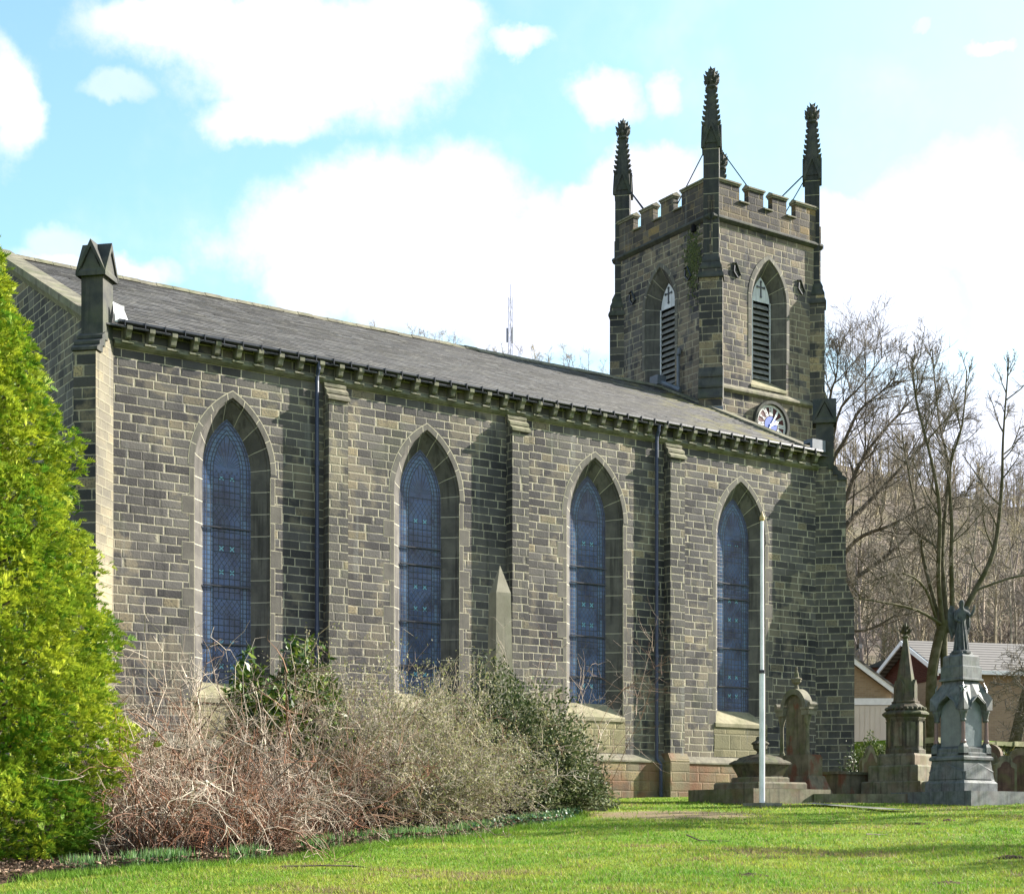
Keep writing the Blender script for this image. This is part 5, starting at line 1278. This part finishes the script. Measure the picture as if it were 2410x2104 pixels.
# ------------------------------------------------------------------ the shrub border
FRONT = [(2.5, 17.2), (5.3, 17.8), (5.9, 18.0), (6.9, 18.05), (8.1, 18.4), (9.7, 19.2), (11.0, 20.0), (12.9, 21.2), (14.7, 22.3), (17.1, 24.0), (19.0, 25.6), (20.6, 28.0), (21.8, 30.6), (22.4, 32.9)]
FR_ = np.array(FRONT, float)
def in_bed(x, y):
    """inside the border: left/behind the curved lawn edge, before the nave wall"""
    yb = np.interp(x, FR_[:, 0], FR_[:, 1]); return (x < 22.4) & (y > yb) & (y < 33)
rows = 14; VV = []
fr = np.array(smooth_poly([(x, y, 0) for x, y in FRONT], 5))[:, :2]
rr_ = np.random.default_rng(2)
for (x, y) in fr:
    for k in range(rows + 1):
        f = k / rows; yy = y + (32.99 - y) * f ** 1.5; xx = x - 1.0 * f * (x < 12) ; jx = rr_.normal() * .10 * (k == 0)
        VV.append((xx + jx, yy + jx * .5, ground(xx, yy) + (-.03 if k == 0 else .02) + (.10 * min(f * 6, 1)) + rr_.normal() * .012))
nf = len(fr); id_ = np.arange(nf * (rows + 1)).reshape(nf, rows + 1)
F = np.stack([id_[:-1, :-1], id_[1:, :-1], id_[1:, 1:], id_[:-1, 1:]], -1).reshape(-1, 4)
tag(npmesh('soil_bed', np.array(VV), F, 'soil', smooth=True), 'dark leaf strewn soil of the shrub border', kind='structure')


def bare_shrub(name, label, cx, cy, R, H, nstem, seed, cols, twigs=10, arch_=.10, group=None, rad=.011, lean=(0, 0), leafc=None, nleaf=0):
    g = np.random.default_rng(seed); z0 = ground(cx, cy); t = thing(name, label, 'shrub', (cx, cy, z0), group)
    S0, S1, Ra, Rb, Cc = [], [], [], [], []
    tips = []
    for k in range(nstem):
        a = g.uniform(0, 2 * pi); rr = R * .55 * sqrt(g.uniform()); p = np.array([cx + rr * cos(a), cy + rr * sin(a), z0 + .03])
        d = np.array([cos(a) * g.uniform(.1, .75) + lean[0], sin(a) * g.uniform(.1, .75) + lean[1], g.uniform(.7, 1.3)]); d /= np.linalg.norm(d)
        L = H * g.uniform(.55, 1.22); n_ = 9; r0 = rad * g.uniform(.5, 1.3) * (2.0 if g.uniform() < .12 else 1); bend = g.uniform(.3, 1.6) * arch_; c = np.array(cols[g.integers(len(cols))]) * g.uniform(.45, 1.45); pts = [p]
        for i in range(n_):
            d = d + g.normal(size=3) * .20 + np.array([cos(a) * .03, sin(a) * .03, -bend * (i / n_) * 1.6]); d /= np.linalg.norm(d); q = pts[-1] + d * L / n_
            q[2] = max(q[2], z0 - .2 + .02); pts.append(q)
            S0.append(pts[-2]); S1.append(q); Ra.append(r0 * (1 - .75 * i / n_)); Rb.append(r0 * (1 - .75 * (i + 1) / n_)); Cc.append(c)
        for b in range(twigs):
            i = g.integers(2, n_ + 1); p2 = pts[i]; dd = unit(pts[i] - pts[i - 1]) * .6 + g.normal(size=3) * .65 + np.array([0, 0, .15]); dd /= np.linalg.norm(dd); l = H * g.uniform(.08, .28); r1 = r0 * .45
            pp = p2
            for j in range(3):
                dd = dd + g.normal(size=3) * .25; dd /= np.linalg.norm(dd); q = pp + dd * l / 3; S0.append(pp); S1.append(q); Ra.append(max(r1 * (1 - .25 * j), .0036)); Rb.append(max(r1 * (.75 - .25 * j), .0028)); Cc.append(c * 1.08); pp = q
                tips.append(q)
                for w in range(1):
                    d3 = dd + g.normal(size=3) * .8; d3 /= np.linalg.norm(d3); q3 = q + d3 * l * .3; S0.append(q); S1.append(q3); Ra.append(.0028); Rb.append(.0018); Cc.append(c * 1.1); tips.append(q3)
    V, F = tubes(S0, S1, Ra, Rb, 3); npmesh('stems', V, F, 'twigc', t, np.repeat(np.array(Cc), 6, 0))
    if nleaf:
        tp = np.array(tips); ii = g.integers(0, len(tp), nleaf); C = tp[ii] + g.normal(size=(nleaf, 3)) * .04; A = rnd_dir(g, nleaf) * g.uniform(.014, .030, (nleaf, 1)); B = unit(np.cross(A, rnd_dir(g, nleaf))) * .012
        V, F = leaves(C, A, B); lc = np.array(leafc)[g.integers(0, len(leafc), nleaf)] * g.uniform(.6, 1.3, (nleaf, 1)); npmesh('leaves', V, F, 'leaf', t, np.repeat(lc, 4, 0))
    return t


def leaf_bush(name, label, cx, cy, R, H, nleaf, seed, cols, lsize, m='gloss', group=None, ry=1.0, lw=.4, droop=.2, zlow=.15, cat='shrub', nstem=40):
    g = np.random.default_rng(seed); z0 = ground(cx, cy); t = thing(name, label, cat, (cx, cy, z0), group)
    d = rnd_dir(g, nleaf); d[:, 2] = np.abs(d[:, 2]) * 1.0
    lob = 1 + .17 * np.sin(d[:, 0] * 7 + d[:, 2] * 5 + seed) + .14 * np.sin(d[:, 1] * 9 - d[:, 2] * 6) + .09 * np.sin(d[:, 0] * 15 + d[:, 1] * 13)
    rr = lob * np.where(g.uniform(size=nleaf) < .62, g.uniform(.86, 1.05, nleaf), g.uniform(.4, .92, nleaf))
    C = np.stack([cx + d[:, 0] * R * rr, cy + d[:, 1] * R * ry * rr, z0 + zlow + d[:, 2] * (H - zlow) * rr], 1)
    A = unit(d + g.normal(size=(nleaf, 3)) * .7 + np.array([0, 0, -droop])) * (lsize * g.uniform(.6, 1.3, (nleaf, 1))); B = unit(np.cross(A, d + g.normal(size=(nleaf, 3)) * .6)) * (lsize * lw)
    V, F = leaves(C, A, B, .1); c = np.array(cols)[g.integers(0, len(cols), nleaf)] * g.uniform(.6, 1.35, (nleaf, 1)); npmesh('leaves', V, F, m, t, np.repeat(c, 4, 0))
    G_ = Grow(seed + 500)
    for k in range(nstem):
        a = g.uniform(0, 2 * pi); G_.limb(G_.curve(np.array([cx, cy, z0]), np.array([cos(a) * .9 * R / H, sin(a) * .9 * R / H, 1.0]), H * .9, 5, 0, .12), .022, .006)
    V, F = tubes([q[0] for q in G_.a], [q[1] for q in G_.a], [q[2] for q in G_.a], [q[3] for q in G_.a], 4); npmesh('stems', V, F, 'twig', t)
    return t
RED = [(.19, .085, .048), (.24, .135, .085), (.15, .085, .06), (.40, .34, .27), (.31, .245, .185)]; GREY = [(.37, .30, .235), (.24, .18, .135), (.46, .39, .31), (.19, .115, .075)]; OLV = [(.29, .245, .165), (.22, .18, .125), (.38, .33, .26), (.16, .115, .085)]
bare_shrub('bare_shrub', 'reddish brown tangle of bare stems next to the golden conifer', 8.3, 20.3, 1.25, 2.1, 130, 1, RED, 9, .15, 'bare winter shrubs')
bare_shrub('bare_shrub', 'pale grey twiggy bare shrub before the first window', 9.3, 21.5, 1.4, 2.9, 95, 2, GREY, 9, .10, 'bare winter shrubs')
bare_shrub('bare_shrub', 'low rust red stems arching onto the soil at the front of the border', 9.4, 20.1, 1.1, 1.35, 110, 3, RED, 9, .22, 'bare winter shrubs')
bare_shrub('bare_shrub', 'brown bare shrub of crossing pale stems in the middle of the border', 11.2, 22.0, 1.35, 2.4, 120, 4, GREY + RED, 9, .14, 'bare winter shrubs')
YEL = [(.27, .26, .11), (.20, .215, .085), (.35, .32, .235)]
bare_shrub('budding_shrub', 'olive twiggy shrub breaking into leaf below the second window', 13.2, 23.6, 1.5, 2.7, 190, 5, OLV, 12, .09, 'olive budding shrubs', .009, (0, 0), YEL, 26000)
bare_shrub('budding_shrub', 'rounded olive twiggy shrub nearest the lawn', 14.4, 23.6, 1.25, 1.8, 160, 6, OLV, 12, .12, 'olive budding shrubs', .008, (0, 0), YEL, 22000)
bare_shrub('budding_shrub', 'upright olive shrub rising before the second window', 14.2, 25.6, 1.0, 2.75, 90, 7, OLV, 12, .05, 'olive budding shrubs', .009, (0, 0), YEL, 16000)
bare_shrub('budding_shrub', 'olive shrub with red buds in front of the evergreen', 15.6, 25.0, 1.1, 2.3, 110, 8, OLV + RED, 11, .09, 'olive budding shrubs', .008, (0, 0), YEL, 16000)
leaf_bush('laurel_bush', 'glossy green laurel between the first window and drainpipe', 11.9, 24.0, 1.2, 2.65, 14000, 20, [(.07, .13, .018), (.035, .075, .014), (.17, .22, .03)], .085, ry=.8)
leaf_bush('evergreen_bush', 'large dark evergreen bush in front of the obelisk', 18.0, 27.0, 1.9, 2.45, 36000, 21, [(.04, .062, .018), (.06, .085, .026), (.15, .16, .075)], .050, m='leaf', lw=.42)
leaf_bush('evergreen_bush', 'lower dark evergreen bush spreading right towards the wall', 19.3, 27.2, 1.35, 1.7, 20000, 22, [(.045, .065, .018), (.065, .085, .03), (.17, .175, .09)], .046, m='leaf', lw=.42)
leaf_bush('variegated_shrub', 'small white variegated shrub at the right end of the border', 20.5, 27.3, .5, 1.05, 900, 23, [(.50, .50, .42), (.10, .13, .04), (.42, .42, .34)], .045, nstem=12)
leaf_bush('cherry_laurel', 'round green bush below the garage door', 34.2, 31.5, .95, 1.45, 6500, 24, [(.07, .10, .03), (.045, .07, .02), (.12, .14, .05)], .05, m='leaf')
leaf_bush('variegated_shrub', 'tall thin white leaved shrub beside the red pointed headstone', 31.35, 29.9, .2, 1.25, 260, 25, [(.45, .45, .38), (.08, .12, .04), (.10, .14, .05)], .04, nstem=6)
for i, (x, y, H, lab) in enumerate(((21.7, 29.6, 3.6, 'thin bare sapling right of the obelisk'), (22.3, 29.9, 3.9, 'tall twiggy sapling midway between obelisk and third window'), (23.0, 30.2, 2.9, 'short bare sapling at the foot of the third window'), (8.6, 23.4, 4.3, 'tall wispy bare sapling left of the first window'))):
    bare_shrub('bare_sapling', lab, x, y, .35, H, 7, 40 + i, GREY, 14, .01, 'bare saplings along the nave wall', .011)
# daffodil leaves, ivy and dead leaves along the edge of the border
g = np.random.default_rng(77)
def along(t_): return np.stack([np.interp(t_, np.linspace(0, 1, nf), fr[:, 0]), np.interp(t_, np.linspace(0, 1, nf), fr[:, 1])], 1)
N = 3000; cl = np.concatenate([g.uniform(.16, .48, 16), g.uniform(.50, .76, 28)]); tt = np.clip(cl[(g.uniform(size=N) ** 1.4 * 44).astype(int)] + g.normal(size=N) * .0045, 0, 1); p = along(tt); p[:, 1] += np.abs(g.normal(size=N)) * .26 + .05; p[:, 0] += g.normal(size=N) * .05
z = gz(p[:, 0], p[:, 1]) - .05; h = g.uniform(.10, .26, N); A = unit(np.stack([g.normal(size=N) * .22, g.normal(size=N) * .22, np.ones(N)], 1)) * (h / 2)[:, None]
C = np.stack([p[:, 0], p[:, 1], z + .03], 1) + A; B = unit(np.cross(A, rnd_dir(g, N))) * .0075; V, F = leaves(C, A, B, -.3)
tag(npmesh('daffodil_leaves', V, F, 'grass', None, np.repeat(np.array([(.08, .19, .05), (.14, .25, .06), (.17, .25, .12)])[g.integers(0, 3, N)] * g.uniform(.7, 1.2, (N, 1)), 4, 0)), 'blue green daffodil leaves sprouting along the border edge', kind='stuff')
N = 2200; tt = .58 + .28 * g.beta(2.2, 1.4, N); p = along(tt); p[:, 1] += np.abs(g.normal(size=N)) * .45; p[:, 0] += g.normal(size=N) * .1; C = np.stack([p[:, 0], p[:, 1], gz(p[:, 0], p[:, 1]) + g.uniform(0, .16, N)], 1)
A = rnd_dir(g, N) * .035; B = unit(np.cross(A, rnd_dir(g, N))) * .025; V, F = leaves(C, A, B)
tag(npmesh('ground_cover', V, F, 'gloss', None, np.repeat(np.array([(.05, .12, .05), (.07, .14, .09), (.10, .15, .06)])[g.integers(0, 3, N)] * g.uniform(.7, 1.3, (N, 1)), 4, 0)), 'low ivy and snowdrop leaves spilling onto the lawn', kind='stuff')
N = 16000; x = g.uniform(4, 22, N); y = np.interp(x, FR_[:, 0], FR_[:, 1]) + np.abs(g.normal(size=N)) * 1.6 - .06; C = np.stack([x, y, gz(x, y) + .06 + g.uniform(0, .05, N)], 1)
A = rnd_dir(g, N) * np.array([1, 1, .5]) * g.uniform(.015, .045, (N, 1)); B = unit(np.cross(A, rnd_dir(g, N))) * .016; V, F = leaves(C, A, B)
tag(npmesh('leaf_litter', V, F, 'twigc', None, np.repeat(np.array([(.13, .08, .05), (.08, .05, .035), (.20, .14, .09)])[g.integers(0, 3, N)] * g.uniform(.6, 1.3, (N, 1)), 4, 0)), 'fallen brown leaves and twigs under the shrubs', kind='stuff')
# ------------------------------------------------------------------ grass
N = 400000; f = 15.4 / (1 - g.uniform(size=N) * (1 - 15.4 / 42)); r = (g.uniform(-.36, .44, N)) * f; x = RT[0] * r + FW[0] * f; y = RT[1] * r + FW[1] * f
nzv = np.sin(x * 2.1 + 1.1 * np.sin(y * 1.3)) * np.sin(y * 2.7 + np.sin(x * 1.7)) + .5 * np.sin(x * 5.1 + y * 3.3) 
keep = ~in_bed(x, y + .1) & (g.uniform(size=N) < .72 + .25 * nzv) & ~((np.hypot(x - 21.3, y - 25.3) < 1.7 + .25 * np.sin(x * 7)) & (g.uniform(size=N) < .93)) & (y < 32.6); x, y, f, nzv = x[keep], y[keep], f[keep], nzv[keep]; N = len(x)
h = g.uniform(.016, .048, N) * (1 + (g.uniform(size=N) < .03) * .9) * (1 + .5 * np.sin(x * 6.1 + 2 * np.sin(y * 4.3)) * np.sin(y * 7.7)); P = np.stack([x, y, gz(x, y) - .06], 1); lean_ = g.normal(size=(N, 2)) * .028; w = g.uniform(.004, .009, N) * np.clip(f / 18, 1, 2); th = g.uniform(0, 2 * pi, N)
V = np.stack([P + np.stack([np.cos(th) * w, np.sin(th) * w, 0 * w], 1), P - np.stack([np.cos(th) * w, np.sin(th) * w, 0 * w], 1), P + np.stack([lean_[:, 0], lean_[:, 1], h + .012], 1)], 1).reshape(-1, 3)
wob = lambda a, b, ph: np.sin(x * a + 1.7 * np.sin(y * b * .7 + ph)) * np.sin(y * b + 1.9 * np.sin(x * a * .6 + ph * 2))
pat = wob(.55, .8, 1.0) + .7 * wob(1.3, 1.7, 2.2) + .5 * wob(2.9, 3.7, .4) + .45 * wob(7.3, 8.9, 3.0)
mixc = np.clip(.5 + .45 * pat + g.normal(size=N) * .25, 0, 1)[:, None]; c = np.array([.11, .24, .020]) * (1 - mixc) + np.array([.335, .36, .052]) * mixc; dead = g.uniform(size=N) < .11 + .55 * sstep(pat + .5 * nzv, .55, 1.5); c[dead] = np.array([.30, .225, .12]) * g.uniform(.5, 1.1, (int(dead.sum()), 1))
g2 = np.random.default_rng(78); n3 = 15000; pe = along(g2.uniform(.12, .97, n3)); pe = pe + g2.normal(size=(n3, 2)) * np.array([.12, .11]) - np.array([-.02, .05]); he = g2.uniform(.04, .13, n3); Pe = np.stack([pe[:, 0], pe[:, 1], gz(pe[:, 0], pe[:, 1]) - .06], 1)
we = g2.uniform(.004, .008, n3); te = g2.uniform(0, 2 * pi, n3); oe = np.stack([np.cos(te) * we, np.sin(te) * we, 0 * we], 1); Ve = np.stack([Pe + oe, Pe - oe, Pe + np.stack([g2.normal(size=n3) * .04, g2.normal(size=n3) * .04, he], 1)], 1).reshape(-1, 3)
V = np.concatenate([V, Ve]); c = np.concatenate([c, np.array([.13, .24, .025]) * g2.uniform(.6, 1.4, (n3, 1))]); N += n3
tag(npmesh('grass', V, np.arange(3 * N).reshape(-1, 3), 'grass', None, np.repeat(c * g.uniform(.75, 1.2, (N, 1)), 3, 0)), 'short mown grass of the churchyard lawn', kind='stuff')
# fallen sticks and turned earth on the lawn
for i, (x, y, lab, pts) in enumerate(((16.3, 18.7, 'forked bare stick lying on the grass', [(-.18, .1, .12), (0, 0, .03), (.5, -.15, .02)]), (19.6, 18.2, 'short pale bleached stick lying on the lawn', [(-.16, 0, .03), (.22, -.1, .02)]), (9.2, 17.6, 'thin dead branch lying at the border edge', [(-.5, .12, .04), (0, 0, .05), (.4, -.05, .04), (.55, -.16, .02)]))):
    t = thing('fallen_stick', lab, 'stick', (x, y, ground(x, y)), 'sticks on the lawn'); mb = MB(Matrix.Translation(t.location)); mb.tube(pts, [.013] + [.010] * (len(pts) - 2) + [.006], 5); mb.build('stick', 'birch' if i == 1 else 'bark', t)
g = np.random.default_rng(90)
for i, (x, y, s, lab) in enumerate(((22.9, 20.2, .22, 'small dark molehill of turned earth by the flag path'), (23.9, 20.3, .18, 'smaller heap of dark earth right of the flag path'), (14.2, 12.1, .3, 'scatter of dark earth low on the right of the lawn'), (13.0, 14.0, .3, 'scuffed earth patch in the middle of the lawn'), (17.2, 13.6, .28, 'brown earth patch near the right edge of the lawn'))):
    kx = 15; q = np.linspace(-1, 1, kx); AA, BB = np.meshgrid(q, q); rr2 = np.hypot(AA, BB); hh = .03 * np.clip(1 - rr2, 0, 1) ** .8 * (1 + g.normal(size=rr2.shape) * .3) - .03 * (rr2 > .95)
    xx, yy = x + AA * s * .9, y + BB * s * .6; V = np.stack([xx, yy, gz(xx, yy) - .045 + hh], -1).reshape(-1, 3); I_ = np.arange(kx * kx).reshape(kx, kx)
    F = np.stack([I_[:-1, :-1], I_[:-1, 1:], I_[1:, 1:], I_[1:, :-1]], -1).reshape(-1, 4); o = npmesh('earth_heap', V, F, 'soil'); tag(o, lab, 'earth heap', 'heaps of earth on the lawn')
